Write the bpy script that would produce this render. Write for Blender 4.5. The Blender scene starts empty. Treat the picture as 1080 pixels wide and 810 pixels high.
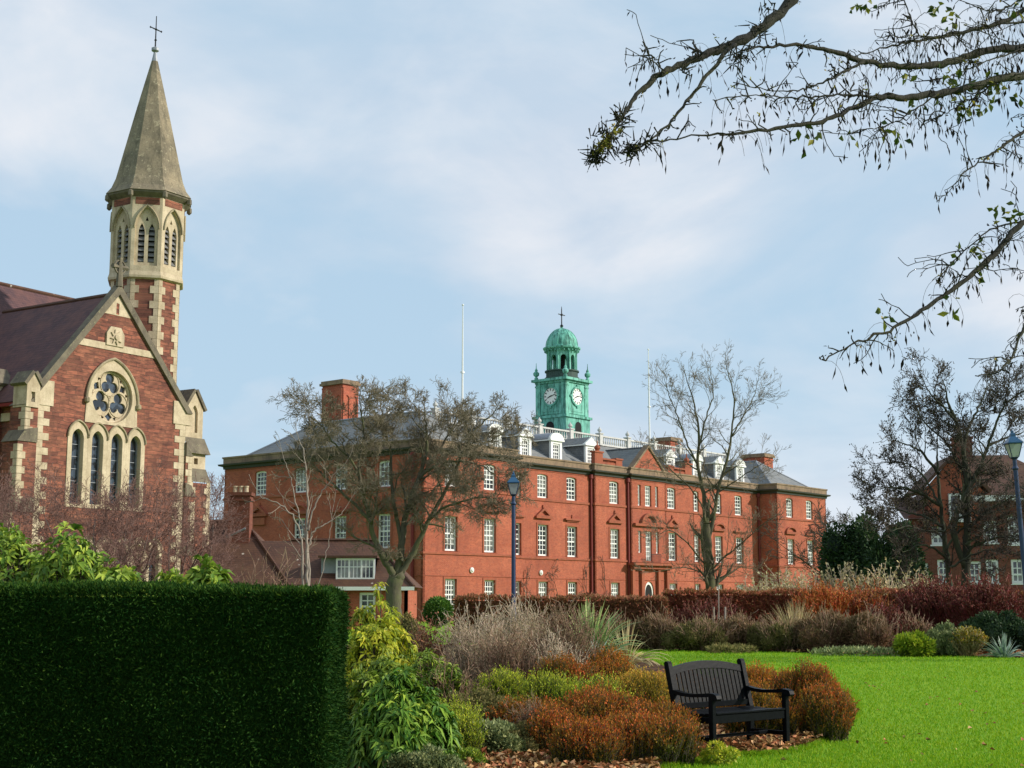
import bpy, math, random
import numpy as np
from mathutils import Vector
from mathutils.geometry import tessellate_polygon
rad = math.radians
RNG = np.random.default_rng(7)
random.seed(7)
scn = bpy.context.scene
COL = scn.collection
F = 1500.0; TH = math.atan(228/1500.0); EYE = 1.6

# ------------------------------------------------------------------ measuring helpers (photo survey)
def ray(px, py):
    x = (px-540)/F; v = (405-py)/F
    return (x, math.cos(TH)-v*math.sin(TH), math.sin(TH)+v*math.cos(TH))
def gpt(px, py):
    r = ray(px, py); t = -EYE/r[2]
    return (r[0]*t, r[1]*t)
def at(px, py, Y):
    r = ray(px, py); t = Y/r[1]
    return np.array((r[0]*t, Y, EYE+r[2]*t))

# ------------------------------------------------------------------ materials
def new_mat(name):
    m = bpy.data.materials.new(name); m.use_nodes = True
    nt = m.node_tree; nt.nodes.clear()
    return m, nt
class NT:
    def __init__(s, name):
        s.m, s.t = new_mat(name); s.out = s.n('ShaderNodeOutputMaterial')
    def n(s, typ, **kw):
        nd = s.t.nodes.new(typ)
        for k, v in kw.items():
            if k.startswith('i_'):
                key = k[2:].replace('_', ' ')
                nd.inputs[key].default_value = v
            else: setattr(nd, k, v)
        return nd
    def l(s, a, b): s.t.links.new(a, b)
    def coord(s): return s.n('ShaderNodeTexCoord').outputs['Object']
    def noise(s, scale, detail=4, vec=None, rough=.55, dist=0):
        nd = s.n('ShaderNodeTexNoise'); nd.inputs['Scale'].default_value = scale
        nd.inputs['Detail'].default_value = detail; nd.inputs['Roughness'].default_value = rough
        nd.inputs['Distortion'].default_value = dist
        if vec is not None: s.l(vec, nd.inputs['Vector'])
        return nd.outputs['Fac']
    def ramp(s, fac, stops):
        nd = s.n('ShaderNodeValToRGB'); e = nd.color_ramp.elements
        while len(e) < len(stops): e.new(.5)
        for el, (p, c) in zip(e, stops):
            el.position = p; el.color = (*c, 1) if len(c) == 3 else c
        s.l(fac, nd.inputs['Fac']); return nd.outputs['Color']
    def mix(s, fac, a, b, mode='MIX'):
        nd = s.n('ShaderNodeMix', data_type='RGBA', blend_type=mode)
        if isinstance(fac, (int, float)): nd.inputs[0].default_value = fac
        else: s.l(fac, nd.inputs[0])
        for i, c in ((6, a), (7, b)):
            if isinstance(c, tuple): nd.inputs[i].default_value = (*c, 1)
            else: s.l(c, nd.inputs[i])
        return nd.outputs[2]
    def map(s, v, a, b, c, d):
        nd = s.n('ShaderNodeMapRange'); s.l(v, nd.inputs[0])
        for i, x in enumerate((a, b, c, d)): nd.inputs[i+1].default_value = x
        return nd.outputs[0]
    def bump(s, h, strength=.3, dist=.02):
        nd = s.n('ShaderNodeBump'); nd.inputs['Strength'].default_value = strength
        nd.inputs['Distance'].default_value = dist; s.l(h, nd.inputs['Height'])
        return nd.outputs['Normal']
    def bsdf(s, col, rough=.8, metal=0, spec=.3, normal=None, **kw):
        nd = s.n('ShaderNodeBsdfPrincipled')
        if isinstance(col, tuple): nd.inputs['Base Color'].default_value = (*col, 1)
        else: s.l(col, nd.inputs['Base Color'])
        nd.inputs['Roughness'].default_value = rough; nd.inputs['Metallic'].default_value = metal
        nd.inputs['Specular IOR Level'].default_value = spec
        if normal is not None: s.l(normal, nd.inputs['Normal'])
        return nd
    def done(s, sh):
        s.l(sh.outputs[0], s.out.inputs['Surface']); return s.m

def wallvec(t, su=1, sv=1):
    """(x+y, z) coordinates so that axis-aligned walls get upright courses"""
    c = t.coord(); sp = t.n('ShaderNodeSeparateXYZ'); t.l(c, sp.inputs[0])
    a = t.n('ShaderNodeMath', operation='ADD'); t.l(sp.outputs[0], a.inputs[0]); t.l(sp.outputs[1], a.inputs[1])
    cb = t.n('ShaderNodeCombineXYZ'); t.l(a.outputs[0], cb.inputs[0]); t.l(sp.outputs[2], cb.inputs[1])
    return cb.outputs[0], c

def mat_brick(name, c1, c2, mortar, bw=.24, bh=.078, stain=(.10, .045, .03), ms=.008, amount=.45):
    t = NT(name); v, c = wallvec(t)
    b = t.n('ShaderNodeTexBrick'); t.l(v, b.inputs['Vector'])
    b.inputs['Scale'].default_value = 1; b.inputs['Brick Width'].default_value = bw
    b.inputs['Row Height'].default_value = bh; b.inputs['Mortar Size'].default_value = ms
    b.inputs['Color1'].default_value = (*c1, 1); b.inputs['Color2'].default_value = (*c2, 1)
    b.inputs['Mortar'].default_value = (*mortar, 1); b.inputs['Bias'].default_value = 0
    big = t.noise(.35, 5, c, .6); mid = t.noise(2.2, 5, c, .65)
    # rain streaks: stretched noise
    mp = t.n('ShaderNodeMapping'); mp.inputs['Scale'].default_value = (1.6, 1.6, .12); t.l(c, mp.inputs['Vector'])
    st = t.noise(1.0, 5, mp.outputs[0], .6)
    col = t.mix(t.map(big, .35, .7, 0, amount), b.outputs['Color'], stain, 'MIX')
    col = t.mix(t.map(st, .5, .8, 0, .45), col, stain)
    col = t.mix(t.map(mid, .3, .75, 0, .35), col, tuple(min(1, x*1.35) for x in c1))
    sp = t.noise(5.5, 4, v, .75); col = t.mix(t.map(sp, .48, .68, 0, .55), col, tuple(x*.42 for x in c1))
    mh = t.n('ShaderNodeMapping'); mh.inputs['Scale'].default_value = (.25, .25, 3.2); t.l(c, mh.inputs['Vector']); col = t.mix(t.map(t.noise(1.0, 4, mh.outputs[0], .6), .5, .75, 0, .4), col, tuple(x*.6 for x in c1))
    return t.done(t.bsdf(col, .88, normal=t.bump(b.outputs['Fac'], .25, .01)))

def mat_sandstone():
    t = NT('red_sandstone'); v, c = wallvec(t)
    nz = t.n('ShaderNodeTexNoise'); nz.inputs['Scale'].default_value = 1.3; nz.inputs['Detail'].default_value = 3
    t.l(v, nz.inputs['Vector'])
    mp = t.n('ShaderNodeVectorMath', operation='MULTIPLY_ADD'); t.l(nz.outputs['Color'], mp.inputs[0])
    mp.inputs[1].default_value = (.8, .26, 0); t.l(v, mp.inputs[2])
    b = t.n('ShaderNodeTexBrick'); t.l(mp.outputs[0], b.inputs['Vector'])
    b.offset = .43; b.squash = .7; b.squash_frequency = 3
    b.inputs['Scale'].default_value = 1; b.inputs['Brick Width'].default_value = .7
    b.inputs['Row Height'].default_value = .20; b.inputs['Mortar Size'].default_value = .014
    b.inputs['Mortar Smooth'].default_value = .4
    b.inputs['Color1'].default_value = (.38, .13, .08, 1); b.inputs['Color2'].default_value = (.125, .048, .037, 1)
    b.inputs['Mortar'].default_value = (.15, .085, .06, 1)
    ms_ = t.n('ShaderNodeMapping'); ms_.inputs['Scale'].default_value = (.38, 1.5, 1); t.l(v, ms_.inputs['Vector']); f = t.noise(4.2, 6, ms_.outputs[0], .72); g = t.noise(.9, 4, c, .6)
    # a second, larger set of courses picks out pale patches of stone
    b2 = t.n('ShaderNodeTexBrick'); t.l(mp.outputs[0], b2.inputs['Vector']); b2.offset = .6
    b2.inputs['Scale'].default_value = 1; b2.inputs['Brick Width'].default_value = 1.24
    b2.inputs['Row Height'].default_value = .46; b2.inputs['Mortar Size'].default_value = 0
    b2.inputs['Color1'].default_value = (0, 0, 0, 1); b2.inputs['Color2'].default_value = (1, 1, 1, 1)
    col = t.mix(t.map(b2.outputs['Color'], .55, 1, 0, .45), b.outputs['Color'], (.36, .15, .09))
    col = t.mix(t.map(f, .40, .64, 0, .9), col, (.085, .036, .028))
    col = t.mix(t.map(g, .45, .7, 0, .35), col, (.40, .17, .10))
    h = t.mix(.5, b.outputs['Fac'], f)
    return t.done(t.bsdf(col, .92, normal=t.bump(h, .8, .05)))

def mat_stone(name, c1, c2, dark, scale=1.5, lich=None, amt=.5):
    t = NT(name); c = t.coord()
    a = t.noise(scale, 6, c, .65); f = t.noise(scale*9, 5, c, .7)
    mp = t.n('ShaderNodeMapping'); mp.inputs['Scale'].default_value = (3, 3, .35); t.l(c, mp.inputs['Vector'])
    st = t.noise(.9, 5, mp.outputs[0], .6)
    col = t.mix(t.map(a, .35, .65, 0, 1), c1, c2)
    col = t.mix(t.map(f, .5, .8, 0, amt), col, dark)
    col = t.mix(t.map(st, .5, .75, 0, amt), col, dark)
    if lich:
        col = t.mix(t.map(t.noise(scale*4, 5, c, .7), .56, .66, 0, .8), col, lich)
    return t.done(t.bsdf(col, .9, normal=t.bump(f, .4, .02)))

def mat_tiles(name, c1, c2, c3, row=.16, w=.2, spots=None):
    t = NT(name); v, c = wallvec(t)
    b = t.n('ShaderNodeTexBrick'); t.l(v, b.inputs['Vector'])
    b.inputs['Scale'].default_value = 1; b.inputs['Brick Width'].default_value = w
    b.inputs['Row Height'].default_value = row; b.inputs['Mortar Size'].default_value = .012
    b.inputs['Color1'].default_value = (*c1, 1); b.inputs['Color2'].default_value = (*c2, 1)
    b.inputs['Mortar'].default_value = (*[x*.45 for x in c1], 1)
    a = t.noise(.8, 6, c, .65); f = t.noise(7, 4, c, .7)
    col = t.mix(t.map(a, .4, .7, 0, .7), b.outputs['Color'], c3)
    col = t.mix(t.map(f, .5, .8, 0, .4), col, tuple(x*.5 for x in c1))
    if spots:
        vo = t.n('ShaderNodeTexVoronoi'); vo.inputs['Scale'].default_value = 1.1; t.l(c, vo.inputs['Vector'])
        col = t.mix(t.map(vo.outputs['Distance'], .10, .05, 0, .9), col, spots)
    return t.done(t.bsdf(col, .75, spec=.35, normal=t.bump(b.outputs['Fac'], .5, .02)))

def mat_plain(name, c, rough=.6, metal=0, var=.25, scale=3, spec=.4, bump=.15, dark=None):
    t = NT(name); co = t.coord(); n = t.noise(scale, 5, co, .6)
    col = t.mix(t.map(n, .35, .75, 0, var if dark is None else 1), c, dark if dark else tuple(x*.45 for x in c))
    return t.done(t.bsdf(col, rough, metal, spec, normal=t.bump(t.noise(scale*8, 3, co), bump, .01)))

def mat_glass(name, dark=(.02, .025, .03), pale=(.30, .30, .28), amt=.75, scale=.55, rough=.08):
    t = NT(name); c = t.coord()
    oi = t.n('ShaderNodeObjectInfo'); ad = t.n('ShaderNodeVectorMath', operation='ADD')
    cb = t.n('ShaderNodeCombineXYZ')
    mu = t.n('ShaderNodeMath', operation='MULTIPLY'); mu.inputs[1].default_value = 37
    t.l(oi.outputs['Random'], mu.inputs[0]); t.l(mu.outputs[0], cb.inputs[0]); t.l(mu.outputs[0], cb.inputs[1])
    t.l(c, ad.inputs[0]); t.l(cb.outputs[0], ad.inputs[1])
    n = t.noise(scale, 3, ad.outputs[0], .5)
    col = t.mix(t.map(n, .48, .56, 0, amt), dark, pale)
    wob = t.noise(2.5, 1, ad.outputs[0])
    return t.done(t.bsdf(col, rough, 0, .9, normal=t.bump(wob, .12, .05)))

def mat_leaf(name, ca, cb, tip=None, var=.5, transl=.25, rough=.5, spec=.35, hue=.03):
    """colour by leaf attribute t (0..1), varied leaf by leaf"""
    t = NT(name)
    at_ = t.n('ShaderNodeAttribute', attribute_name='t')
    g = t.n('ShaderNodeNewGeometry')
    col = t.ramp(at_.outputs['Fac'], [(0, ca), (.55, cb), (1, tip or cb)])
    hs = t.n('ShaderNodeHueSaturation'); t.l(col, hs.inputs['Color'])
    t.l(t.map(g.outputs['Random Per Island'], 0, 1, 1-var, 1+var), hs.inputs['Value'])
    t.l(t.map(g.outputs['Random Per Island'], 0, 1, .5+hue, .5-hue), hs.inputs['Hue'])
    p = t.bsdf(hs.outputs[0], rough, 0, spec)
    tr = t.n('ShaderNodeBsdfTranslucent'); t.l(hs.outputs[0], tr.inputs['Color'])
    mx = t.n('ShaderNodeMixShader'); mx.inputs[0].default_value = transl
    t.l(p.outputs[0], mx.inputs[1]); t.l(tr.outputs[0], mx.inputs[2])
    t.l(mx.outputs[0], t.out.inputs['Surface']); return t.m

def mat_bark(name, c1, c2, moss=None, amt=.5, scale=4):
    t = NT(name); c = t.coord()
    mp = t.n('ShaderNodeMapping'); mp.inputs['Scale'].default_value = (4, 4, .8); t.l(c, mp.inputs['Vector'])
    n = t.noise(scale, 5, mp.outputs[0], .7); col = t.mix(t.map(n, .35, .65, 0, 1), c1, c2)
    if moss: col = t.mix(t.map(t.noise(1.4, 5, c, .7), .45, .62, 0, amt), col, moss)
    return t.done(t.bsdf(col, .9, normal=t.bump(n, .6, .03)))

M = {}
M['brick'] = mat_brick('orange_brick', (.46, .105, .052), (.27, .052, .034), (.50, .26, .16), stain=(.16, .045, .032), amount=.7)
M['brick_dark'] = mat_brick('dark_red_brick', (.20, .055, .035), (.13, .04, .028), (.20, .12, .085))
M['terracotta'] = mat_stone('terracotta', (.36, .105, .055), (.29, .085, .05), (.12, .05, .035), 1.2, amt=.6)
M['redpaint'] = mat_plain('red_paint', (.19, .022, .018), .5)
M['sandstone'] = mat_sandstone()
M['cream'] = mat_stone('cream_limestone', (.60, .50, .35), (.42, .34, .225), (.20, .145, .09), 1.3, amt=.55)
M['creamdirty'] = mat_stone('weathered_limestone', (.42, .35, .22), (.28, .23, .15), (.12, .10, .07), 1.6, lich=(.33, .31, .16), amt=.75)
M['coping'] = mat_stone('lichened_coping', (.20, .17, .12), (.12, .10, .075), (.05, .045, .035), 2, lich=(.26, .24, .14), amt=.6)
M['spire'] = mat_stone('spire_stone', (.29, .235, .155), (.16, .135, .095), (.055, .05, .035), 1.1, lich=(.42, .36, .24), amt=.8)
M['parapet'] = mat_stone('parapet_stone', (.30, .21, .13), (.20, .14, .095), (.07, .055, .045), 1.0, amt=.7)
M['slate'] = mat_tiles('grey_slate', (.20, .215, .225), (.155, .165, .175), (.25, .24, .215), .2, .3)
M['clay'] = mat_tiles('purple_clay_tile', (.12, .058, .06), (.07, .038, .045), (.17, .075, .06), .16, .2)
M['browntile'] = mat_tiles('brown_clay_tile', (.105, .046, .028), (.07, .032, .022), (.13, .065, .035), .13, .2, spots=(.5, .45, .38))
M['white'] = mat_plain('white_paint', (.78, .78, .75), .5, var=.12)
M['oldwhite'] = mat_plain('weathered_white_paint', (.58, .575, .55), .7, dark=(.40, .39, .37))
M['lead'] = mat_plain('lead', (.28, .30, .33), .5, .3, .4)
M['glass'] = mat_glass('sash_glass')
M['stained'] = mat_glass('leaded_glass', (.012, .016, .022), (.05, .07, .10), .9, 2.5, .12)
M['darkin'] = mat_plain('dark_interior', (.012, .012, .012), .9)
M['louvre'] = mat_plain('slate_louvre', (.17, .165, .16), .8)
t = NT('verdigris'); c = t.coord()
mp = t.n('ShaderNodeMapping'); mp.inputs['Scale'].default_value = (2.2, 2.2, .4); t.l(c, mp.inputs['Vector'])
col = t.mix(t.map(t.noise(1.3, 5, c, .6), .35, .65, 0, 1), (.12, .40, .31), (.21, .52, .43))
col = t.mix(t.map(t.noise(1.5, 5, mp.outputs[0], .65), .44, .62, 0, .9), col, (.035, .13, .10))
M['copper'] = t.done(t.bsdf(col, .7, 0, .3, normal=t.bump(t.noise(6, 4, c), .3, .02)))
M['copperdark'] = mat_plain('dark_copper', (.04, .075, .065), .7, var=.6)
M['cornicepaint'] = mat_plain('dark_cornice_paint', (.045, .045, .038), .7, var=.5)
M['iron'] = mat_plain('black_iron', (.02, .02, .022), .5, .3)
M['bluepaint'] = mat_plain('dark_blue_paint', (.022, .045, .11), .4, .0, .3)
M['lampblue'] = mat_plain('lamp_blue_paint', (.03, .10, .20), .35, .0, .3)
M['lampglass'] = mat_glass('lamp_glass', (.35, .36, .38), (.55, .56, .56), .8, 3, .15)
M['clockwhite'] = mat_plain('clock_face_white', (.80, .80, .76), .5, var=.08)
M['benchwood'] = None
t = NT('black_stained_wood'); c = t.coord()
mp = t.n('ShaderNodeMapping'); mp.inputs['Scale'].default_value = (3, 3, 3); t.l(c, mp.inputs['Vector'])
n1 = t.noise(9, 5, mp.outputs[0], .65)
col = t.mix(t.map(n1, .4, .7, 0, .7), (.0022, .003, .004), (.005, .0065, .009))
M['benchwood'] = t.done(t.bsdf(col, .42, 0, .07, normal=t.bump(n1, .3, .006)))

# foliage
M['yew'] = mat_leaf('yew_needles', (.010, .036, .005), (.018, .060, .008), (.06, .12, .014), .38, .10, .7, .08)
M['rhodo'] = mat_leaf('rhododendron_leaf', (.10, .19, .02), (.21, .33, .035), (.42, .52, .08), .45, .25, .5, .25)
M['glossy'] = mat_leaf('glossy_leaf', (.055, .14, .014), (.13, .27, .026), (.30, .42, .05), .5, .25, .48, .25)
M['yellowleaf'] = mat_leaf('yellow_green_leaf', (.18, .26, .02), (.40, .46, .03), (.66, .60, .06), .4, .35, .45, .3)
M['midgreen'] = mat_leaf('mid_green_leaf', (.09, .16, .018), (.19, .29, .028), (.34, .42, .05), .5, .3, .45, .35)
M['heather'] = mat_leaf('rust_heather', (.075, .10, .010), (.19, .15, .014), (.50, .165, .028), .45, .25, .7, .15)
M['heathergold'] = mat_leaf('gold_heather', (.08, .11, .012), (.32, .27, .02), (.60, .38, .05), .4, .3, .7, .15)
M['heatherorange'] = mat_leaf('orange_heather', (.08, .11, .010), (.27, .18, .014), (.54, .21, .028), .4, .3, .7, .15)
M['lime'] = mat_leaf('lime_heath', (.10, .16, .015), (.26, .36, .025), (.44, .50, .04), .4, .35, .6, .2)
M['sage'] = mat_leaf('grey_green_leaf', (.09, .12, .04), (.20, .24, .09), (.36, .40, .19), .45, .2, .7, .2)
M['darkgreen'] = mat_leaf('dark_green_leaf', (.014, .035, .012), (.028, .062, .02), (.05, .095, .03), .5, .12, .6, .25)
M['box'] = mat_leaf('clipped_green_leaf', (.03, .09, .012), (.06, .15, .018), (.12, .24, .03), .4, .2, .5, .3)
M['beech'] = mat_leaf('brown_beech_leaf', (.12, .055, .025), (.25, .11, .045), (.42, .22, .11), .5, .3, .7, .2)
M['beechred'] = mat_leaf('russet_beech_leaf', (.15, .048, .022), (.27, .10, .04), (.44, .23, .10), .5, .3, .7, .2)
M['brownleaf'] = mat_leaf('brown_shrub_leaf', (.10, .06, .03), (.20, .13, .06), (.34, .25, .13), .5, .25, .8, .15)
M['olive'] = mat_leaf('olive_shrub_leaf', (.085, .08, .025), (.17, .155, .05), (.28, .25, .09), .45, .25, .8, .15)
M['reddog'] = mat_leaf('dark_red_stem', (.075, .02, .013), (.15, .04, .024), (.27, .11, .06), .45, .2, .6, .25)
M['orangedog'] = mat_leaf('orange_stem', (.25, .06, .015), (.46, .13, .025), (.55, .24, .05), .4, .2, .6, .25)
M['creamhead'] = mat_leaf('cream_seed_head', (.34, .28, .12), (.60, .52, .26), (.75, .68, .42), .3, .3, .8, .1)
M['greytwig'] = mat_leaf('pale_twig', (.19, .145, .095), (.42, .33, .22), (.66, .56, .40), .4, .1, .8, .15)
M['browntwig'] = mat_leaf('brown_twig', (.12, .075, .045), (.25, .16, .10), (.40, .29, .18), .4, .1, .8, .15)
M['silver'] = mat_leaf('silver_blade', (.10, .18, .12), (.24, .34, .26), (.42, .50, .40), .3, .25, .5, .3)
M['phorm'] = mat_leaf('striped_blade', (.07, .15, .035), (.16, .28, .07), (.42, .50, .18), .35, .3, .45, .4)
M['tangrass'] = mat_leaf('tan_grass', (.22, .17, .06), (.42, .34, .15), (.62, .53, .28), .3, .3, .8, .15)
M['litter'] = mat_leaf('fallen_leaf', (.22, .09, .03), (.46, .23, .09), (.70, .47, .22), .5, .15, .7, .2, .02)
M['blade'] = mat_leaf('grass_blade', (.15, .30, .006), (.20, .385, .009), (.30, .43, .02), .14, .35, .6, .2)
M['pod'] = mat_leaf('dry_pod', (.010, .008, .007), (.022, .016, .012), (.05, .036, .022), .4, .1, .8, .2)
M['darkleaf'] = mat_leaf('withered_leaf', (.02, .018, .014), (.05, .042, .03), (.11, .10, .035), .5, .2, .8, .2)
M['ogreen'] = mat_leaf('late_green_leaf', (.045, .075, .015), (.095, .14, .02), (.26, .26, .03), .4, .3, .5, .3)
M['bark'] = mat_bark('grey_green_bark', (.13, .115, .075), (.065, .058, .04), (.11, .12, .045), .7)
M['barkolive'] = mat_bark('olive_bark', (.12, .11, .06), (.06, .055, .035), (.11, .12, .04), .6)
M['barktwig'] = mat_plain('twig_bark', (.235, .195, .125), .9, var=.6, scale=2)
M['barkdark'] = mat_bark('dark_green_bark', (.055, .058, .035), (.028, .028, .02), (.06, .075, .025), .6)
M['twigdark'] = mat_plain('dark_twig', (.085, .068, .05), .9, var=.5)
M['twigred'] = mat_plain('red_twig', (.24, .135, .105), .9, var=.5)
M['twigplum'] = mat_plain('plum_bark', (.17, .125, .10), .9, var=.5)
M['birch'] = mat_bark('pale_bark', (.38, .33, .27), (.22, .18, .14), (.18, .17, .10), .3)
M['branch'] = mat_bark('lichened_branch', (.035, .032, .024), (.014, .014, .011), (.08, .078, .035), .4, 14)
M['lichen'] = mat_leaf('yellow_lichen', (.20, .17, .04), (.36, .29, .05), (.46, .40, .14), .3, .1, .9, .1)

# ------------------------------------------------------------------ mesh helpers
def link_mesh(name, me, mat, parent=None, loc=None):
    me.materials.append(mat) if len(me.materials) == 0 else None
    o = bpy.data.objects.new(name, me); COL.objects.link(o)
    if parent: o.parent = parent
    if loc is not None: o.location = loc
    return o
def tag(o, label=None, cat=None, group=None, kind=None):
    if label: o['label'] = label
    if cat: o['category'] = cat
    if group: o['group'] = group
    if kind: o['kind'] = kind
    return o
def empty(name, loc, rz=0, **kw):
    o = bpy.data.objects.new(name, None); COL.objects.link(o); o.location = loc
    o.rotation_euler = (0, 0, rz); o.empty_display_size = .3
    return tag(o, **kw)

class MB:
    def __init__(s): s.v = []; s.f = []
    def add(s, vs, fs):
        b = len(s.v); s.v += [tuple(map(float, p)) for p in vs]; s.f += [tuple(i+b for i in f) for f in fs]; return s
    def box(s, x0, x1, y0, y1, z0, z1):
        return s.add([(x0,y0,z0),(x1,y0,z0),(x1,y1,z0),(x0,y1,z0),(x0,y0,z1),(x1,y0,z1),(x1,y1,z1),(x0,y1,z1)],
                     [(0,3,2,1),(4,5,6,7),(0,1,5,4),(1,2,6,5),(2,3,7,6),(3,0,4,7)])
    def cbox(s, x0, x1, y0, y1, z0, z1, b=.006):
        """box with chamfered vertical & horizontal edges along its length"""
        xs = (x0, x0+b, x1-b, x1); ys = (y0, y0+b, y1-b, y1)
        ring = [(xs[1],ys[0]),(xs[2],ys[0]),(xs[3],ys[1]),(xs[3],ys[2]),(xs[2],ys[3]),(xs[1],ys[3]),(xs[0],ys[2]),(xs[0],ys[1])]
        cx, cy = (x0+x1)/2, (y0+y1)/2
        def inset(r): return [(x+(b if x < cx else -b), y+(b if y < cy else -b)) for x, y in r]
        rr = inset(ring)
        V = [(x,y,z0) for x,y in rr]+[(x,y,z0+b) for x,y in ring]+[(x,y,z1-b) for x,y in ring]+[(x,y,z1) for x,y in rr]
        Fs = [tuple(range(7,-1,-1)), tuple(range(24,32))]
        for k in range(3):
            for i in range(8):
                j = (i+1) % 8; Fs.append((k*8+i, k*8+j, k*8+8+j, k*8+8+i))
        return s.add(V, Fs)
    def lathe(s, prof, n=16, c=(0,0), rot=0, cap=True):
        V = []; Fs = []
        for r, z in prof:
            for k in range(n):
                a = rot+2*math.pi*k/n; V.append((c[0]+r*math.cos(a), c[1]+r*math.sin(a), z))
        for i in range(len(prof)-1):
            for k in range(n):
                j = (k+1) % n; Fs.append((i*n+k, i*n+j, i*n+n+j, i*n+n+k))
        if cap: Fs.append(tuple(range(n-1,-1,-1))); Fs.append(tuple(range((len(prof)-1)*n, len(prof)*n)))
        return s.add(V, Fs)
    def tube(s, pts, rs, k=8):
        P = [np.array(p, float) for p in pts]; n = len(P)
        if not hasattr(rs, '__len__'): rs = [rs]*n
        V = []; Fs = []; u = None
        for i in range(n):
            d = P[min(i+1, n-1)]-P[max(i-1, 0)]; d /= (np.linalg.norm(d)+1e-9)
            if u is None: u = np.cross(d, (0,0,1) if abs(d[2]) < .9 else (1,0,0))
            u = u-d*np.dot(u, d); u /= (np.linalg.norm(u)+1e-9); w = np.cross(d, u)
            for q in range(k):
                a = 2*math.pi*q/k; V.append(P[i]+rs[i]*(math.cos(a)*u+math.sin(a)*w))
        for i in range(n-1):
            for q in range(k):
                j = (q+1) % k; Fs.append((i*k+q, i*k+j, i*k+k+j, i*k+k+q))
        Fs.append(tuple(range(k-1,-1,-1))); Fs.append(tuple(range((n-1)*k, n*k)))
        return s.add(V, Fs)
    def plate(s, fr, outer, holes, w0, w1, back=False):
        """plate in frame fr with holes; front at w1 (outward), reveals run to w0"""
        loops = [outer]+list(holes)
        tris = tessellate_polygon([[Vector((u, v, 0)) for u, v in lp] for lp in loops])
        flat = [p for lp in loops for p in lp]
        s.add([fr(u, v, w1) for u, v in flat], [tuple(tr) for tr in tris])
        for lp in loops:
            n = len(lp)
            s.add([fr(u, v, w1) for u, v in lp]+[fr(u, v, w0) for u, v in lp],
                  [(i, (i+1) % n, n+(i+1) % n, n+i) for i in range(n)])
        if back: s.add([fr(u, v, w0) for u, v in flat], [tuple(tr)[::-1] for tr in tris])
        return s
    def sweep(s, path, prof, closed=True):
        n = len(path); P = [np.array(p, float) for p in path]; V = []; Fs = []; m = len(prof)
        def nrm(a, b):
            d = (b-a)/np.linalg.norm(b-a); return np.array((d[1], -d[0]))
        for i in range(n):
            if closed or 0 < i < n-1:
                n1 = nrm(P[i-1], P[i]); n2 = nrm(P[i], P[(i+1) % n])
            elif i == 0: n1 = n2 = nrm(P[0], P[1])
            else: n1 = n2 = nrm(P[-2], P[-1])
            mv = (n1+n2)/(1+np.dot(n1, n2))
            for o, z in prof:
                q = P[i]+mv*o; V.append((q[0], q[1], z))
        for i in range(n if closed else n-1):
            j = (i+1) % n
            for k in range(m-1): Fs.append((i*m+k, j*m+k, j*m+k+1, i*m+k+1))
        return s.add(V, Fs)
    def mesh(s, name, smooth=False):
        me = bpy.data.meshes.new(name); me.from_pydata(s.v, [], s.f); me.update()
        if smooth: me.polygons.foreach_set('use_smooth', [True]*len(me.polygons))
        return me
    def build(s, name, mat, parent=None, smooth=False, fixn=False):
        me = s.mesh(name, smooth)
        return link_mesh(name, me, mat, parent)

def frame(o, u):
    """2D wall frame: origin (x,y), direction u; outward normal is to the right of u"""
    o = np.array(o, float); u = np.array(u, float); u /= np.linalg.norm(u); nn = np.array((u[1], -u[0]))
    def f(a, z, w=0):
        q = o+u*a+nn*w; return (q[0], q[1], z)
    return f

def quads_mesh(name, V, nper, faces, tvals, mat, parent=None, smooth=False):
    """V (N,nper,3), faces list of quads within each item, tvals (N,) or (N,nper)"""
    V = np.asarray(V, dtype=np.float32); N = V.shape[0]
    fa = np.array(faces, dtype=np.int32); nf, fs = fa.shape
    idx = (np.arange(N, dtype=np.int32)*nper)[:, None, None]+fa[None]
    me = bpy.data.meshes.new(name)
    me.vertices.add(N*nper); me.vertices.foreach_set('co', V.reshape(-1))
    me.loops.add(N*nf*fs); me.loops.foreach_set('vertex_index', idx.reshape(-1))
    me.polygons.add(N*nf)
    me.polygons.foreach_set('loop_start', np.arange(N*nf, dtype=np.int32)*fs)
    me.polygons.foreach_set('loop_total', np.full(N*nf, fs, dtype=np.int32))
    if smooth: me.polygons.foreach_set('use_smooth', np.ones(N*nf, dtype=bool))
    me.update(calc_edges=True)
    if tvals is not None:
        tv = np.asarray(tvals, dtype=np.float32)
        if tv.ndim == 1: tv = np.repeat(tv[:, None], nper, 1)
        a = me.attributes.new('t', 'FLOAT', 'POINT'); a.data.foreach_set('value', tv.reshape(-1))
    return link_mesh(name, me, mat, parent)

def unit(v): return v/(np.linalg.norm(v, axis=-1, keepdims=True)+1e-9)
def rdir(n, rng=RNG): return unit(rng.normal(size=(n, 3)))
def leaf_V(P, D, L, W, rng=RNG, fold=0.0, droop=0.0, five=False, N_hint=None):
    """leaf items: 4 verts (diamond) or 5 verts folded on the midrib"""
    n = len(P); D = unit(D)
    h = rdir(n, rng) if N_hint is None else N_hint
    S = unit(np.cross(D, h)); Nn = np.cross(S, D)
    L = np.broadcast_to(np.asarray(L, float), (n,))[:, None]; W = np.broadcast_to(np.asarray(W, float), (n,))[:, None]
    dz = np.zeros((n, 3)); dz[:, 2] = -1
    base = P; tip = P+D*L+dz*droop*L; mid = P+D*L*.5
    l = mid+S*W*.5; r = mid-S*W*.5
    if five: return np.stack([base, r+Nn*W*fold, tip, l+Nn*W*fold, mid-Nn*W*fold*.3], 1)
    return np.stack([base, r, tip, l], 1)
Q4 = [(0,1,2,3)]; Q5 = [(0,1,2,4), (0,4,2,3)]

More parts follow.
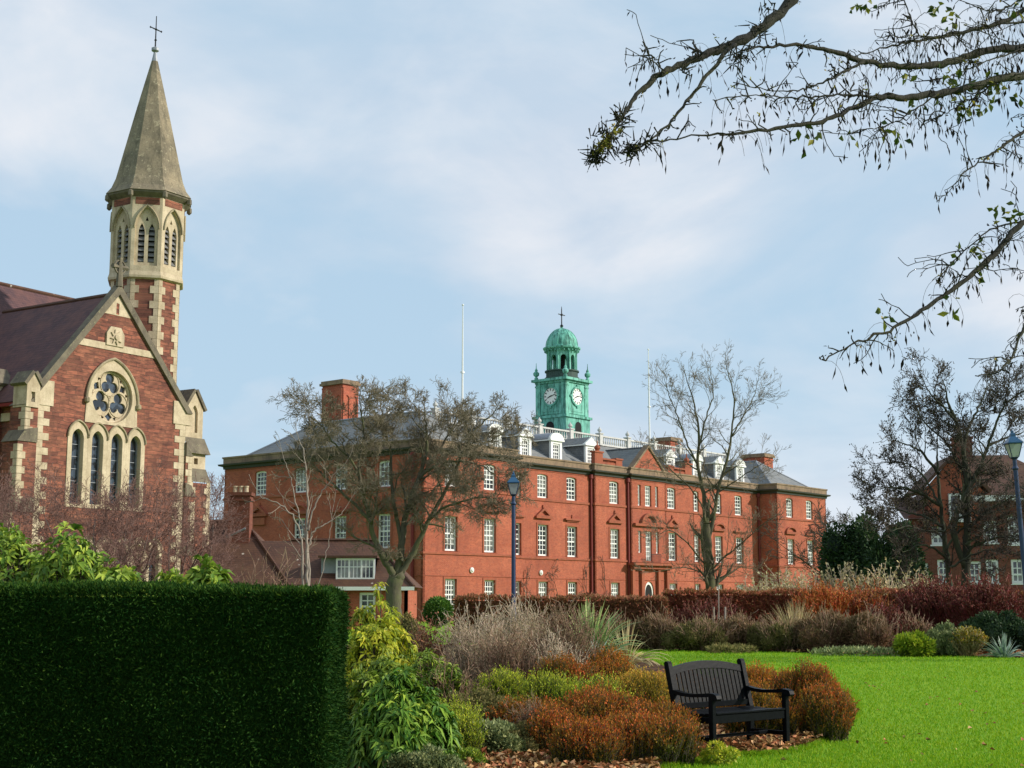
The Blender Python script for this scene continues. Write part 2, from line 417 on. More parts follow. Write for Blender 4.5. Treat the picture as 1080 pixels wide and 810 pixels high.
def segs_arr(segs): return np.array(segs, dtype=float).reshape(-1, 8)
def segs_V(S, k=3):
    p0 = S[:, 0:3]; p1 = S[:, 3:6]; r0 = S[:, 6]; r1 = S[:, 7]
    d = unit(p1-p0); h = np.where(np.abs(d[:, 2:3]) > .9, np.array([[1., 0, 0]]), np.array([[0., 0, 1.]]))
    u = unit(np.cross(d, h)); w = np.cross(d, u); out = []
    for p, r in ((p0, r0), (p1, r1)):
        for q in range(k):
            a = 2*math.pi*q/k
            out.append(p+r[:, None]*(math.cos(a)*u+math.sin(a)*w))
    return np.stack(out, 1)
def segs_obj(name, segs, mat, parent=None, k=3, t=None):
    S = segs_arr(segs)
    fs = [(q, (q+1) % k, k+(q+1) % k, k+q) for q in range(k)]
    return quads_mesh(name, segs_V(S, k), 2*k, fs, np.full(len(S), .5) if t is None else t, mat, parent)

# ------------------------------------------------------------------ camera, light, sky
cam = bpy.data.cameras.new('camera'); co = bpy.data.objects.new('camera', cam); COL.objects.link(co)
co.location = (0, 0, EYE); co.rotation_euler = (math.pi/2+TH, 0, 0)
cam.lens = 50; cam.sensor_width = 36; cam.clip_end = 5000; cam.clip_start = .1
scn.camera = co
SUN = np.array((.95, -.10)); SUN = SUN/np.linalg.norm(SUN); EL = 26
sl = bpy.data.lights.new('sun', 'SUN'); so = bpy.data.objects.new('sun', sl); COL.objects.link(so)
sl.energy = 3.9; sl.angle = rad(1.6); sl.color = (1, .925, .82)
so.rotation_euler = Vector((SUN[0]*math.cos(rad(EL)), SUN[1]*math.cos(rad(EL)), math.sin(rad(EL)))).to_track_quat('Z', 'Y').to_euler()
w = bpy.data.worlds.new('World'); scn.world = w; w.use_nodes = True; nt = w.node_tree; nt.nodes.clear()
T = NT.__new__(NT); T.t = nt; T.m = None
wo = T.n('ShaderNodeOutputWorld'); bg = T.n('ShaderNodeBackground'); bg.inputs[1].default_value = .1
sky = T.n('ShaderNodeTexSky', sky_type='NISHITA'); sky.sun_disc = False
sky.sun_elevation = rad(EL); sky.sun_rotation = math.atan2(SUN[0], SUN[1]); sky.altitude = 50
sky.air_density = 1.0; sky.dust_density = .6; sky.ozone_density = 1.5
gc = T.n('ShaderNodeTexCoord').outputs['Generated']
mp = T.n('ShaderNodeMapping'); mp.inputs['Scale'].default_value = (1.0, 1.0, 1.9); mp.inputs['Rotation'].default_value = (0, .45, 0)
mp.inputs['Location'].default_value = (.35, .1, .2)
T.l(gc, mp.inputs['Vector'])
n1 = T.noise(2.6, 7, mp.outputs[0], .52, .3); n2 = T.noise(5.5, 6, mp.outputs[0], .55, .4)
base = T.mix(.82, sky.outputs[0], (4.3, 5.85, 7.25))
lav = T.mix(T.map(n2, .38, .62, 0, 1), (4.9, 5.75, 6.8), (6.7, 7.0, 7.5))
cloud = T.mix(T.map(n1, .43, .60, 0, 1), base, lav)
# low streak of brighter cloud towards the horizon
sp = T.n('ShaderNodeSeparateXYZ'); T.l(gc, sp.inputs[0])
mp2 = T.n('ShaderNodeMapping'); mp2.inputs['Scale'].default_value = (1.5, 1.5, 16); T.l(gc, mp2.inputs['Vector'])
n3 = T.noise(1.7, 5, mp2.outputs[0], .55)
lowm = T.map(sp.outputs[2], .02, .16, 1, 0)
mm = T.n('ShaderNodeMath', operation='MULTIPLY'); T.l(lowm, mm.inputs[0]); T.l(T.map(n3, .45, .65, 0, .8), mm.inputs[1])
cloud = T.mix(mm.outputs[0], cloud, (6.6, 7.4, 8.1))
T.l(cloud, bg.inputs[0]); T.l(bg.outputs[0], wo.inputs[0])
scn.view_settings.view_transform = 'Standard'; scn.view_settings.look = 'None'
scn.view_settings.exposure = .28; scn.view_settings.gamma = 1; scn.view_settings.use_curve_mapping = False
scn.render.engine = 'CYCLES'

# ------------------------------------------------------------------ ground
t = NT('lawn_grass'); c = t.coord()
a1 = t.noise(.25, 5, c, .6); a2 = t.noise(2.2, 5, c, .7); a3 = t.noise(45, 4, c, .7)
col = t.mix(t.map(a1, .35, .7, 0, 1), (.155, .315, .007), (.19, .36, .009))
col = t.mix(t.map(a2, .45, .75, 0, .6), col, (.205, .33, .02))
col = t.mix(t.map(t.noise(.7, 6, c, .7), .55, .75, 0, .45), col, (.23, .26, .03))
col = t.mix(t.map(a3, .42, .75, 0, .4), col, (.08, .18, .008))
M['lawn'] = t.done(t.bsdf(col, .85, spec=.15, normal=t.bump(t.noise(60, 4, c, .7), .5, .03)))
t = NT('leafy_soil'); c = t.coord()
vo = t.n('ShaderNodeTexVoronoi'); vo.inputs['Scale'].default_value = 14; t.l(c, vo.inputs['Vector'])
s_ = t.n('ShaderNodeSeparateColor'); t.l(vo.outputs['Color'], s_.inputs[0])
col = t.ramp(s_.outputs[0], [(0, (.035, .02, .012)), (.5, (.10, .05, .028)), (1, (.22, .12, .065))])
col = t.mix(t.map(t.noise(1.2, 4, c), .4, .7, 0, .7), col, (.03, .02, .014))
M['soil'] = t.done(t.bsdf(col, .95, spec=.1, normal=t.bump(vo.outputs['Distance'], .8, .04)))
g = MB(); g.add([(-1500,-300,0),(1500,-300,0),(1500,3000,0),(-1500,3000,0)], [(0,1,2,3)])
tag(g.build('ground', M['lawn']), kind='structure')

def in_poly(x, y, poly):
    x = np.asarray(x); y = np.asarray(y); ins = np.zeros(x.shape, bool); n = len(poly)
    for i in range(n):
        x0, y0 = poly[i]; x1, y1 = poly[(i+1) % n]
        cnd = ((y0 > y) != (y1 > y)) & (x < (x1-x0)*(y-y0)/(y1-y0+1e-12)+x0); ins ^= cnd
    return ins
edge_px = [(690,811),(718,807),(741,802),(765,798),(800,797),(829,794.5),(860,786),(886,770),(900,758),(903,744),(893,730),(860,718),(800,714),(745,714),(705,704),(675,693),(652,686),(640,683.5)]
BED = [(-9, 6.2), (-.2, 6.2), (.6, 10.8), (1.25, 13.0)]+[gpt(*p) for p in edge_px]+[(4.2, 52), (-30, 52), (-30, 24)]
# smooth the kerb line
def cat(pts, m=6):
    P = [np.array(p, float) for p in pts]; out = []
    for i in range(len(P)-1):
        a, b, c_, d = P[max(i-1, 0)], P[i], P[i+1], P[min(i+2, len(P)-1)]
        for k in range(m):
            t_ = k/m; out.append(.5*((2*b)+(-a+c_)*t_+(2*a-5*b+4*c_-d)*t_*t_+(-a+3*b-3*c_+d)*t_**3))
    out.append(P[-1]); return out
BED = [tuple(p) for p in ([np.array((-9, 6.2))]+cat(BED[1:22], 5)+[np.array(p) for p in BED[22:]])]
def sheet(name, poly, z, mat):
    tr = tessellate_polygon([[Vector((p[0], p[1], 0)) for p in poly]])
    m = MB(); m.add([(p[0], p[1], z) for p in poly], [tuple(q) for q in tr]); return tag(m.build(name, mat), kind='structure')
sheet('planting_bed', BED, .02, M['soil'])
BACK = [gpt(640,683.2), gpt(700,684.5), gpt(780,687), gpt(850,689), gpt(900,690.5), gpt(1000,692), gpt(1090,694.5), gpt(1400,700), (45, 75), (4.3, 75), (4.3, 53)]
sheet('border_soil', BACK, .024, M['soil'])

# grass blades: dense where the lawn is near
def blades():
    n = 300000; u = RNG.random(n)
    Y = 12.8+(u**2.3)*34; X = (RNG.random(n)*1.0-.38)*Y*.62+.8
    ok = ~in_poly(X, Y, BED) & ~in_poly(X, Y, BACK) & (X/Y < .42) & (X/Y > .02); X = X[ok]; Y = Y[ok]; n = len(X)
    P = np.stack([X, Y, np.zeros(n)], 1); D = np.stack([RNG.normal(0, .45, n), RNG.normal(0, .45, n), np.ones(n)], 1)
    V = leaf_V(P, D, RNG.uniform(.018, .045, n)*(.8+Y/60), .006*(.6+Y/16))
    tag(quads_mesh('grass', V, 4, Q4, RNG.random(n), M['blade']), 'short bright green mown grass blades on the lawn', 'grass', kind='stuff')
blades()
# ragged grass along the edge of the bed
def edge_tufts():
    E_ = np.array(cat([gpt(*p) for p in edge_px], 60)); n = 26000
    i = RNG.integers(0, len(E_), n); P = np.zeros((n, 3)); P[:, :2] = E_[i]+RNG.normal(0, .035, (n, 2)); P[:, 2] = .0
    D = np.stack([RNG.normal(0, .6, n), RNG.normal(0, .6, n), np.ones(n)], 1)
    V = leaf_V(P, D, RNG.uniform(.03, .075, n), .007)
    tag(quads_mesh('grass', V, 4, Q4, RNG.random(n), M['blade']), 'longer ragged grass tufts along the edge of the planting bed', 'grass', kind='stuff')
edge_tufts()
def litter(name, n, region, lab, size=.07, zmax=.05, poly=None, onlawn=False):
    x0, x1, y0, y1 = region; X = RNG.uniform(x0, x1, n); Y = RNG.uniform(y0, y1, n)
    ins = in_poly(X, Y, poly or BED); ok = ~ins if onlawn else ins
    X = X[ok]; Y = Y[ok]; n = len(X)
    P = np.stack([X, Y, RNG.uniform(.025, zmax, n)], 1)
    D = np.stack([RNG.normal(0, 1, n), RNG.normal(0, 1, n), RNG.normal(0, .32, n)], 1)
    hint = np.stack([RNG.normal(0, .4, n), RNG.normal(0, .4, n), np.ones(n)], 1)
    S = RNG.uniform(.6, 1.3, n)*size
    V = leaf_V(P, D, S, S*RNG.uniform(.5, .9, n), fold=.35, five=True, N_hint=hint)
    tag(quads_mesh(name, V, 5, Q5, RNG.random(n)**1.2, M['litter']), lab, 'leaves', kind='stuff')
litter('fallen_leaves', 42000, (-1.5, 6.5, 11.5, 21), 'dry brown fallen leaves lying on the planting bed', .075, .10)
litter('fallen_leaves', 9000, (4, 24, 38, 56), 'brown fallen leaves under the far border shrubs', .16, .08, BACK)
litter('fallen_leaves', 160, (1.5, 9, 13, 30), 'few scattered fallen leaves on the green lawn', .06, .04, None, True)

# ================================================================== MAIN BRICK BUILDING
bb = empty('brick_building', (12.54, 136.16, 0), math.atan2(.773, .634),
     label='long three storey orange brick building with white sash windows and green clock turret', cat='building')
XW, XI, YW, YB, ZC = 33.2, 22.0, -2.25, 21.45, 13.1
foot = [(-XW,YW),(-XI,YW),(-XI,0),(-8.4,0),(-8.4,-.4),(-3.05,-.4),(-3.05,-.7),(2.9,-.7),(2.9,-.4),(8.4,-.4),(8.4,0),(XI,0),(XI,YW),(XW,YW),(XW,YB),(-XW,YB)]
def rect(u0, u1, z0, z1, arch=0):
    if not arch: return [(u0,z0),(u1,z0),(u1,z1),(u0,z1)]
    c_ = (u0+u1)/2; h = (u1-u0)/2
    return [(u0,z0),(u1,z0),(u1,z1-arch)]+[(c_+h*math.cos(a), z1-arch+arch*math.sin(a)) for a in np.linspace(.35, math.pi-.35, 7)]+[(u0,z1-arch)]
win_meshes = {}
def window_meshes(w, h, cols, rows, arch=0):
    key = (round(w,2), round(h,2), cols, rows, arch)
    if key in win_meshes: return win_meshes[key]
    fr = frame((-w/2, 0), (1, 0)); m = MB(); fw = .14
    op = rect(0, w, 0, h, arch); inner = rect(fw, w-fw, fw, h-fw, arch)
    m.plate(fr, op, [inner], -.12, 0)
    for i in range(1, cols):
        x = fw+(w-2*fw)*i/cols-w/2; m.box(x-.032, x+.032, .035, .075, fw, h-fw-.01)
    for j in range(1, rows):
        z = fw+(h-2*fw)*j/rows; b_ = .055 if j == rows//2 else .03
        m.box(-w/2+fw+.004, w/2-fw-.004, .03 if b_ > .04 else .037, .077, z-b_, z+b_)
    m.box(-w/2-.08, w/2+.08, -.10, .05, -.09, -.003)
    gl = MB(); gl.add([fr(u, v, -.09) for u, v in rect(.02, w-.02, .02, h-.02, arch*.9)], [tuple(range(len(op)))])
    win_meshes[key] = (m.mesh('window_frame'), gl.mesh('pane')); return win_meshes[key]
def put_window(parent, fr, u, z0, z1, w, cols, rows, arch=0, depth=.16, wm='white', gm='glass', name='window'):
    a, b = window_meshes(w, z1-z0, cols, rows, arch)
    o = link_mesh(name, a, M[wm], parent); p = link_mesh('pane', b, M[gm], o)
    x, y, z = fr(u, z0, -depth); o.location = (x, y, z)
    x2, y2, _ = fr(u+1, z0, -depth); o.rotation_euler = (0, 0, math.atan2(y2-y, x2-x)); return o
# openings per wall run: (run index, u position, z0, z1, width, cols, rows, arch)
runs = []
for i in range(len(foot)):
    a, b = foot[i], foot[(i+1) % len(foot)]; runs.append((a, b))
op = {i: [] for i in range(len(runs))}
def add_col(ri, s, kinds='gft', w=1.48):
    a, b = runs[ri]; u = s-a[0]
    if 'G' in kinds: op[ri].append((u, .8, 3.25, 1.4, 4, 6, 0))
    if 'g' in kinds: op[ri].append((u, 1.35, 3.2, 1.38, 4, 4, 0))
    if 'f' in kinds: op[ri].append((u, 5.4, 8.1, w, 3, 6, 0))
    if 't' in kinds: op[ri].append((u, 10.42, 12.5, w, 3, 5, .16))
add_col(0, -30.05, 'Gft'); add_col(0, -25.35)
for s in (-19.3, -15.55, -11.35): add_col(2, s)
add_col(4, -5.35)
for s, w_ in ((-1.65, .5), (-.17, 1.05), (1.3, .5)):
    op[6].append((s+3.05, 10.42, 12.4, w_, 1 if w_ < .8 else 3, 5, 0))
    op[6].append((s+3.05, 6.0 if w_ < .8 else 5.15, 8.05, w_, 1 if w_ < .8 else 3, 6, 0))
add_col(8, 4.35)
for s in (9.25, 13.65, 17.8): add_col(10, s)
add_col(12, 24.75); add_col(12, 29.25)
LW = 23.7
for a in (4.2, 9.12, 13.95, 18.95):
    u = LW-a; op[15].append((u, 10.42, 12.5, 1.46, 3, 5, .16))
    if a < 18: op[15].append((u, 5.6, 8.3, 1.46, 3, 6, 0)); op[15].append((u, 1.3, 3.2, 1.15, 4, 4, 0))
for y in (3, 8, 13, 18):
    op[13].append((y+2.25, 10.42, 12.5, 1.3, 3, 5, .16)); op[13].append((y+2.25, 5.4, 8.1, 1.3, 3, 6, 0)); op[13].append((y+2.25, 1.35, 3.2, 1.15, 4, 4, 0))
wall = MB(); door_hole = None
for i, (a, b) in enumerate(runs):
    L = math.hypot(b[0]-a[0], b[1]-a[1]); fr = frame(a, (b[0]-a[0], b[1]-a[1]))
    holes = [rect(u-w_/2, u+w_/2, z0, z1, ar) for (u, z0, z1, w_, c_, r_, ar) in op[i]]
    if i == 6:
        dr = [(u, z) for u, z in rect(2.88-.75, 2.88+.75, .02, 2.3, 0)]
        dr = [(2.13,.02),(3.63,.02)]+[(2.88+.75*math.cos(q), 2.4+.95*math.sin(q)) for q in np.linspace(0, math.pi, 12)]
        holes.append(dr)
    wall.plate(fr, [(0,0),(L,0),(L,ZC),(0,ZC)], holes, -.22, 0)
    for (u, z0, z1, w_, c_, r_, ar) in op[i]: put_window(bb, fr, u, z0, z1, w_, c_, r_, ar)
wall.build('wall', M['brick'], bb)
d = MB(); fr6 = frame(foot[6], (1, 0)); d.plate(fr6, dr, [[(u*.78+2.88*.22, z*.88+.12) for u, z in dr]], -.2, -.1)
dd = d.build('door', M['white'], bb)
d = MB(); d.add([fr6(u, z, -.16) for u, z in dr], [tuple(range(len(dr)))]); d.build('pane', M['darkin'], dd)
# string courses, cornice, parapet
m = MB()
for z0, z1, o_ in ((5.08, 5.28, .10), (10.12, 10.36, .09), (12.72, 12.80, .05), (3.42, 3.5, .05)):
    m.sweep(foot, [(-.01,z0),(o_,z0+.03),(o_,z1-.02),(-.01,z1)])
m.build('string_course', M['terracotta'], bb)
m = MB(); m.sweep(foot, [(-.02,ZC-.25),(.10,ZC-.22),(.14,ZC),(.42,ZC+.08),(.46,ZC+.22),(.13,ZC+.27)]); m.build('cornice', M['cornicepaint'], bb)
m = MB(); m.sweep(foot, [(.12,ZC+.22),(.125,ZC+.7),(.2,ZC+.72),(.2,ZC+.86),(-.3,ZC+.86),(-.3,ZC+.1)]); m.build('parapet', M['parapet'], bb)
# window surrounds and pediments
def surround(fr, u, z0, z1, w_):
    t_ = .16; sur = MB()
    sur.plate(fr, rect(u-w_/2-t_, u+w_/2+t_, z0-.02, z1+t_), [rect(u-w_/2+.01, u+w_/2-.01, z0+.0, z1-.01)], -.02, .05); sur.build('window_surround', M['terracotta'], bb)
def pediment(fr, u, z, w_, kind, extra=()):
    h = w_/2+.42; ped = MB()
    for e_ in extra: ped.plate(fr, *e_)
    if kind == 'none' and not extra: return
    if kind != 'none': ped.plate(fr, [(u-h,z),(u+h,z),(u+h,z+.16),(u-h,z+.16)], [], -.01, .26)
    if kind == 'tri':
        ped.plate(fr, [(u-h,z+.17),(u+h,z+.17),(u,z+.95)], [[(u-h+.42,z+.27),(u+h-.42,z+.27),(u,z+.72)]], -.01, .24)
        ped.plate(fr, [(u-.1,z+.93),(u+.1,z+.93),(u+.06,z+1.18),(u-.06,z+1.18)], [], .0, .12)
    if kind == 'seg':
        arc = lambda k, zz: [(u+(h-k)*math.cos(q), z+zz+(.62-k*.9)*math.sin(q)) for q in np.linspace(0, math.pi, 14)]
        ped.plate(fr, arc(0, .17), [arc(.22, .25)], -.01, .24)
    if kind == 'flat':
        ped.plate(fr, [(u-h+.3,z-.12),(u+h-.3,z-.12),(u+h-.3,z-.01),(u-h+.3,z-.01)], [], -.01, .12)
        ped.plate(fr, [(u-.08,z+.17),(u+.08,z+.17),(u+.05,z+.5),(u-.05,z+.5)], [], .0, .1)
    ped.build('pediment', M['terracotta'], bb)
kinds = {0:['seg','tri'], 2:['flat','tri','flat'], 4:['tri'], 8:['tri'], 10:['flat','seg','flat'], 12:['seg','tri'], 15:['tri','flat','seg']}
for i in range(len(runs)):
    a, b = runs[i]; fr = frame(a, (b[0]-a[0], b[1]-a[1])); ks = list(kinds.get(i, [])); k = 0
    for (u, z0, z1, w_, c_, r_, ar) in op[i]:
        if z0 < 10 and i != 6: surround(fr, u, z0, z1, w_)
        if 5 < z0 < 7 and i != 6:
            pediment(fr, u, 8.62, w_, ks[k % len(ks)] if ks else 'none'); k += 1
frL = frame(runs[15][0], (0, -1))
pediment(frL, LW-18.95, 8.62, 1.3, 'tri', [([(LW-19.75,7.9),(LW-18.15,7.9),(LW-18.15,8.5),(LW-19.75,8.5)], [], -.01, .16)])
arc = lambda r: [(2.88+r*1.5*math.cos(q), 8.77+r*math.sin(q)) for q in np.linspace(0, math.pi, 16)]
pediment(fr6, 2.88, 8.55, 4.6, 'none', [([(.3,8.5),(5.5,8.5),(5.5,8.75),(.3,8.75)], [], -.01, .3), (arc(1.0), [[(u, z+.1) for u, z in arc(.62)]], -.01, .32)])
# entrance porch ledge and balcony rail
m = MB(); m.box(-3.6, 3.4, -1.5, -.72, 4.82, 5.04); m.box(-3.3, 3.1, -1.15, -.72, 4.5, 4.815)
for x in (-3.1, -1.6, 1.2, 2.7): m.box(x-.2, x+.2, -.98, -.72, .0, 4.495)
m.build('porch', M['terracotta'], bb)
m = MB(); m.box(-1.0, .7, -1.5, -1.46, 5.85, 5.9)
for x in np.linspace(-.95, .65, 9): m.box(x-.015, x+.015, -1.495, -1.465, 5.07, 5.845)
m.build('balcony_rail', M['iron'], bb)
# drainpipes
for x, y in ((-8.62, -.16), (-3.3, -.55), (21.75, -.16), (-22.25+.0, -.16)):
    m = MB(); m.lathe([(.11,0),(.11,12.5),(.22,12.55),(.22,12.9),(.1,12.95)], 8, (x, y)); m.build('drainpipe', M['redpaint'], bb)
m = MB(); m.lathe([(.13,0),(.13,12.5),(.24,12.55),(.24,12.9),(.1,12.95)], 8, (-XW-.17, YW+1.0)); m.build('drainpipe', M['redpaint'], bb)
# central brick gable + raised parapets with open balusters
m = MB(); fr = frame((-3.05, -.7), (1, 0)); m.plate(fr, [(0,ZC+.28),(5.95,ZC+.28),(2.98,16.0)], [], -.4, -.02); m.build('gable', M['brick'], bb)
m = MB()
for s_ in (-1, 1):
    cx = -.07; p0 = (cx+s_*3.25, ZC+.25); p1 = (cx, 16.2)
    fr0 = frame((0, -.7), (1, 0))
    m.plate(fr0, [p0, (p0[0]-s_*.0, p0[1]+.22), (p1[0], p1[1]+.12), (p1[0], p1[1]-.12)], [], -.5, .12, back=True)
m.build('gable_coping', M['parapet'], bb)
m = MB()
for s_ in (-1, 1):
    for xa, xb, z1 in ((3.9, 4.9, 14.55), (7.0, 8.25, 15.0)):
        x0, x1 = sorted((s_*xa, s_*xb)); m.box(x0, x1, -.35, .05, ZC+.87, z1)
        m.box(x0-.08, x1+.08, -.43, .13, z1+.003, z1+.14)
    x0, x1 = sorted((s_*4.9, s_*7.0)); m.box(x0+.003, x1-.003, -.3, 0, ZC+.87, ZC+1.1); m.box(x0+.003, x1-.003, -.36, .06, 14.4, 14.56)
    for x in np.linspace(x0+.2, x1-.2, 9): m.lathe([(.07,ZC+1.09),(.09,ZC+1.2),(.05,ZC+1.28),(.075,14.41)], 6, (x, -.15))
    m.lathe([(.22,15.14),(.2,15.25),(.3,15.4),(.24,15.6),(.06,15.75),(.05,16.1)], 8, (s_*7.6, -.15))
m.build('raised_parapet', M['terracotta'], bb)
# roofs
rf = MB(); zb = ZC+.3
for s_ in (-1, 1):
    xa, xb = s_*XI, s_*XW; xm = s_*27.6; zr = 17.05
    a, b, c_, d_ = (xa-s_*-.0, YW+.3, zb), (xb-s_*.3, YW+.3, zb), (xb-s_*.3, YB-.3, zb), (xa, YB-.3, zb)
    e_, f_ = (xm, 3.35, zr), (xm, 15.85, zr)
    rf.add([a, b, c_, d_, e_, f_], [(0,1,4),(1,2,5,4),(2,3,5),(3,0,4,5)])
rf.add([(-27.5,.3,zb),(27.5,.3,zb),(27.5,5,16.62),(-27.5,5,16.62)], [(0,1,2,3)])
rf.add([(-26.9,16.5,16.62),(26.9,16.5,16.62),(26.9,YB-.25,zb-.05),(-26.9,YB-.25,zb-.05)], [(0,1,2,3)])
# gable roof running back into the main slope
rf.add([(-3.2,-.6,ZC+.3),(-.07,-.6,16.05),(3.06,-.6,ZC+.3),(-3.2,4.7,ZC+.3),(-.07,4.7,16.05),(3.06,4.7,ZC+.3)], [(0,1,4,3),(1,2,5,4)])
roof = rf.build('roof', M['slate'], bb)
m = MB(); m.add([(-26.8,5,16.64),(26.8,5,16.64),(26.8,16.5,16.64),(-26.8,16.5,16.64)], [(0,1,2,3)]); m.build('roof_deck', M['lead'], bb)
m = MB()
for s_ in (-1, 1):
    e_ = (s_*27.6, 3.35, 17.08)
    for q in ((s_*XI, YW+.3, zb+.03), (s_*(XW-.3), YW+.3, zb+.03)): m.tube([q, e_], .09, 6)
    m.tube([e_, (s_*27.6, 15.85, 17.08)], .1, 6); m.tube([(s_*27.6, 15.85, 17.08), (s_*(XW-.3), YB-.3, zb+.03)], .09, 6)
    m.tube([(s_*3.16-.07, -.5, ZC+.4), (-.07, 4.5, 16.08)] if 0 else [(-.07, -.5, 16.1), (-.07, 4.6, 16.1)], .08, 6)
m.build('ridge_tiles', M['lead'], bb)
# white roof balustrade
bal = MB(); bx, y0, y1 = 24.0, 5.05, 16.3; zb2 = 16.66
per = [((-bx,y0),(bx,y0)), ((bx,y0),(bx,y1)), ((bx,y1),(-bx,y1)), ((-bx,y1),(-bx,y0))]
for (a, b) in per:
    L = math.hypot(b[0]-a[0], b[1]-a[1]); ux, uy = (b[0]-a[0])/L, (b[1]-a[1])/L
    npier = max(2, round(L/5)); nb = int(L/.36)
    for k in range(npier):
        x = a[0]+ux*L*k/npier; y = a[1]+uy*L*k/npier
        bal.box(x-.24, x+.24, y-.24, y+.24, zb2, zb2+1.12); bal.box(x-.31, x+.31, y-.31, y+.31, zb2+1.123, zb2+1.22)
        bal.lathe([(.13,zb2+1.22),(.08,zb2+1.32),(.22,zb2+1.46),(.2,zb2+1.6),(.06,zb2+1.74),(.03,zb2+1.86)], 8, (x, y))
    for k in range(nb):
        x = a[0]+ux*L*(k+.5)/nb; y = a[1]+uy*L*(k+.5)/nb
        bal.lathe([(.06,zb2+.16),(.10,zb2+.36),(.05,zb2+.6),(.07,zb2+.86)], 5, (x, y), cap=False)
    for z0, z1, hw in ((zb2, zb2+.17, .13), (zb2+.85, zb2+1.0, .15)):
        if abs(ux) > .5: bal.box(min(a[0],b[0])+.25, max(a[0],b[0])-.25, a[1]-hw, a[1]+hw, z0, z1)
        else: bal.box(a[0]-hw, a[0]+hw, min(a[1],b[1])+.25, max(a[1],b[1])-.25, z0, z1)
bal.build('roof_balustrade', M['oldwhite'], bb)
# dormers
def dormer(s, kind):
    w_ = 1.62; y0 = 1.3; z0 = 14.05; z1 = 15.8
    ck = MB(); ck.box(s-w_/2+.08, s+w_/2-.08, y0+.2, 4.6, z0-.4, z1-.02); o = ck.build('dormer', M['slate'], bb)
    f = MB(); fr = frame((s-w_/2, y0), (1, 0))
    f.plate(fr, rect(0, w_, z0-.25, z1), [rect(.3, w_-.3, z0+.05, z1-.22)], -.22, 0)
    f.box(s-w_/2-.2, s+w_/2+.2, y0-.16, y0+.25, z1, z1+.14)
    if kind == 'tri': f.plate(fr, [(-.2,z1+.143),(w_+.2,z1+.143),(w_/2,z1+.82)], [], -.2, .1, back=True)
    else: f.plate(fr, [(w_/2+(w_/2+.2)*math.cos(q), z1+.143+.62*math.sin(q)) for q in np.linspace(0, math.pi, 14)], [], -.2, .1, back=True)
    for x in (s-w_/2-.2, s+w_/2+.05): f.box(x, x+.15, y0+.26, 4.4, z1, z1+.12)
    f.build('dormer_front', M['white'], o)
    r = MB()
    if kind == 'tri':
        r.add([(s-w_/2-.2,y0+.12,z1+.14),(s,y0+.12,z1+.86),(s+w_/2+.2,y0+.12,z1+.14),(s-w_/2-.2,5.0,z1+.14),(s,5.4,z1+.86),(s+w_/2+.2,5.0,z1+.14)], [(0,1,4,3),(1,2,5,4)])
    else:
        A = np.linspace(0, math.pi, 12); V = [(s+(w_/2+.2)*math.cos(q), y, z1+.16+.64*math.sin(q)) for y in (y0+.12, 5.3) for q in A]
        r.add(V, [(i, i+1, 13+i, 12+i) for i in range(11)])
    r.build('dormer_roof', M['lead'] if kind != 'tri' else M['slate'], o)
    put_window(o, fr, w_/2, z0+.05, z1-.22, w_-.6, 3, 4, 0, .1)
for s, k in ((-20.4,'seg'),(-16.3,'tri'),(-11.85,'seg'),(-6.6,'tri'),(6.9,'tri'),(11.9,'seg'),(16.3,'tri'),(20.6,'seg')): dormer(s, k)
# chimneys
def chimney(x0, x1, y0, y1, z0, z1, panels=False):
    m = MB(); m.box(x0, x1, y0, y1, z0, z1-.75)
    m.box(x0-.07, x1+.07, y0-.07, y1+.07, z1-.747, z1-.6)
    m.box(x0-.02, x1+.02, y0-.02, y1+.02, z1-.597, z1-.42)
    if panels:
        for (a, b, L) in (((x0,y0),(1,0),x1-x0), ((x0,y1),(0,-1),y1-y0)):
            fr = frame(a, b); nn = 2 if L < 2 else 3; ww = L/nn
            hl = [[(ww*i+.2,z0+.8),(ww*(i+1)-.2,z0+.8)]+[(ww*(i+.5)+(ww/2-.2)*math.cos(q), z1-1.75+.35*math.sin(q)) for q in np.linspace(0, math.pi, 8)] for i in range(nn)]
            m.plate(fr, [(0.01,z0),(L-.01,z0),(L-.01,z1-.76),(0.01,z1-.76)], hl, .0, .10)
    o = m.build('chimney', M['brick'], bb)
    c_ = MB(); c_.box(x0-.22, x1+.22, y0-.22, y1+.22, z1-.417, z1-.2); c_.box(x0-.12, x1+.12, y0-.12, y1+.12, z1-.197, z1); c_.build('chimney_cap', M['parapet'], o)
chimney(-25.4, -23.5, 15.0, 17.6, 15, 21.2, True)
chimney(29.6, 31.6, 3.4, 6.2, 14, 18.15)
chimney(17.6, 19.6, 8.2, 10.6, 16.6, 19.3)
# flagpoles
for s in (-16.0, 14.7):
    m = MB(); m.tube([(s,9,16.6),(s,9,22.5),(s,9,28.6)], [.11,.085,.04], 8); m.lathe([(.02,28.6),(.1,28.66),(.1,28.76),(.02,28.82)], 8, (s,9))
    m.box(s-.14, s+.14, 8.86, 9.14, 22.3, 22.45); m.build('flagpole', M['white'], bb)
# wall lamps
for s, y, z in ((-27.6, YW, 3.95), (-15.9, 0, 3.95)):
    m = MB(); V = []
    m.tube([(s, y-.02, z), (s, y-.12, z)], .22, 12); m.tube([(s, y-.12, z), (s, y-.2, z)], [.18, .1], 12); m.build('wall_light', M['white'], bb)
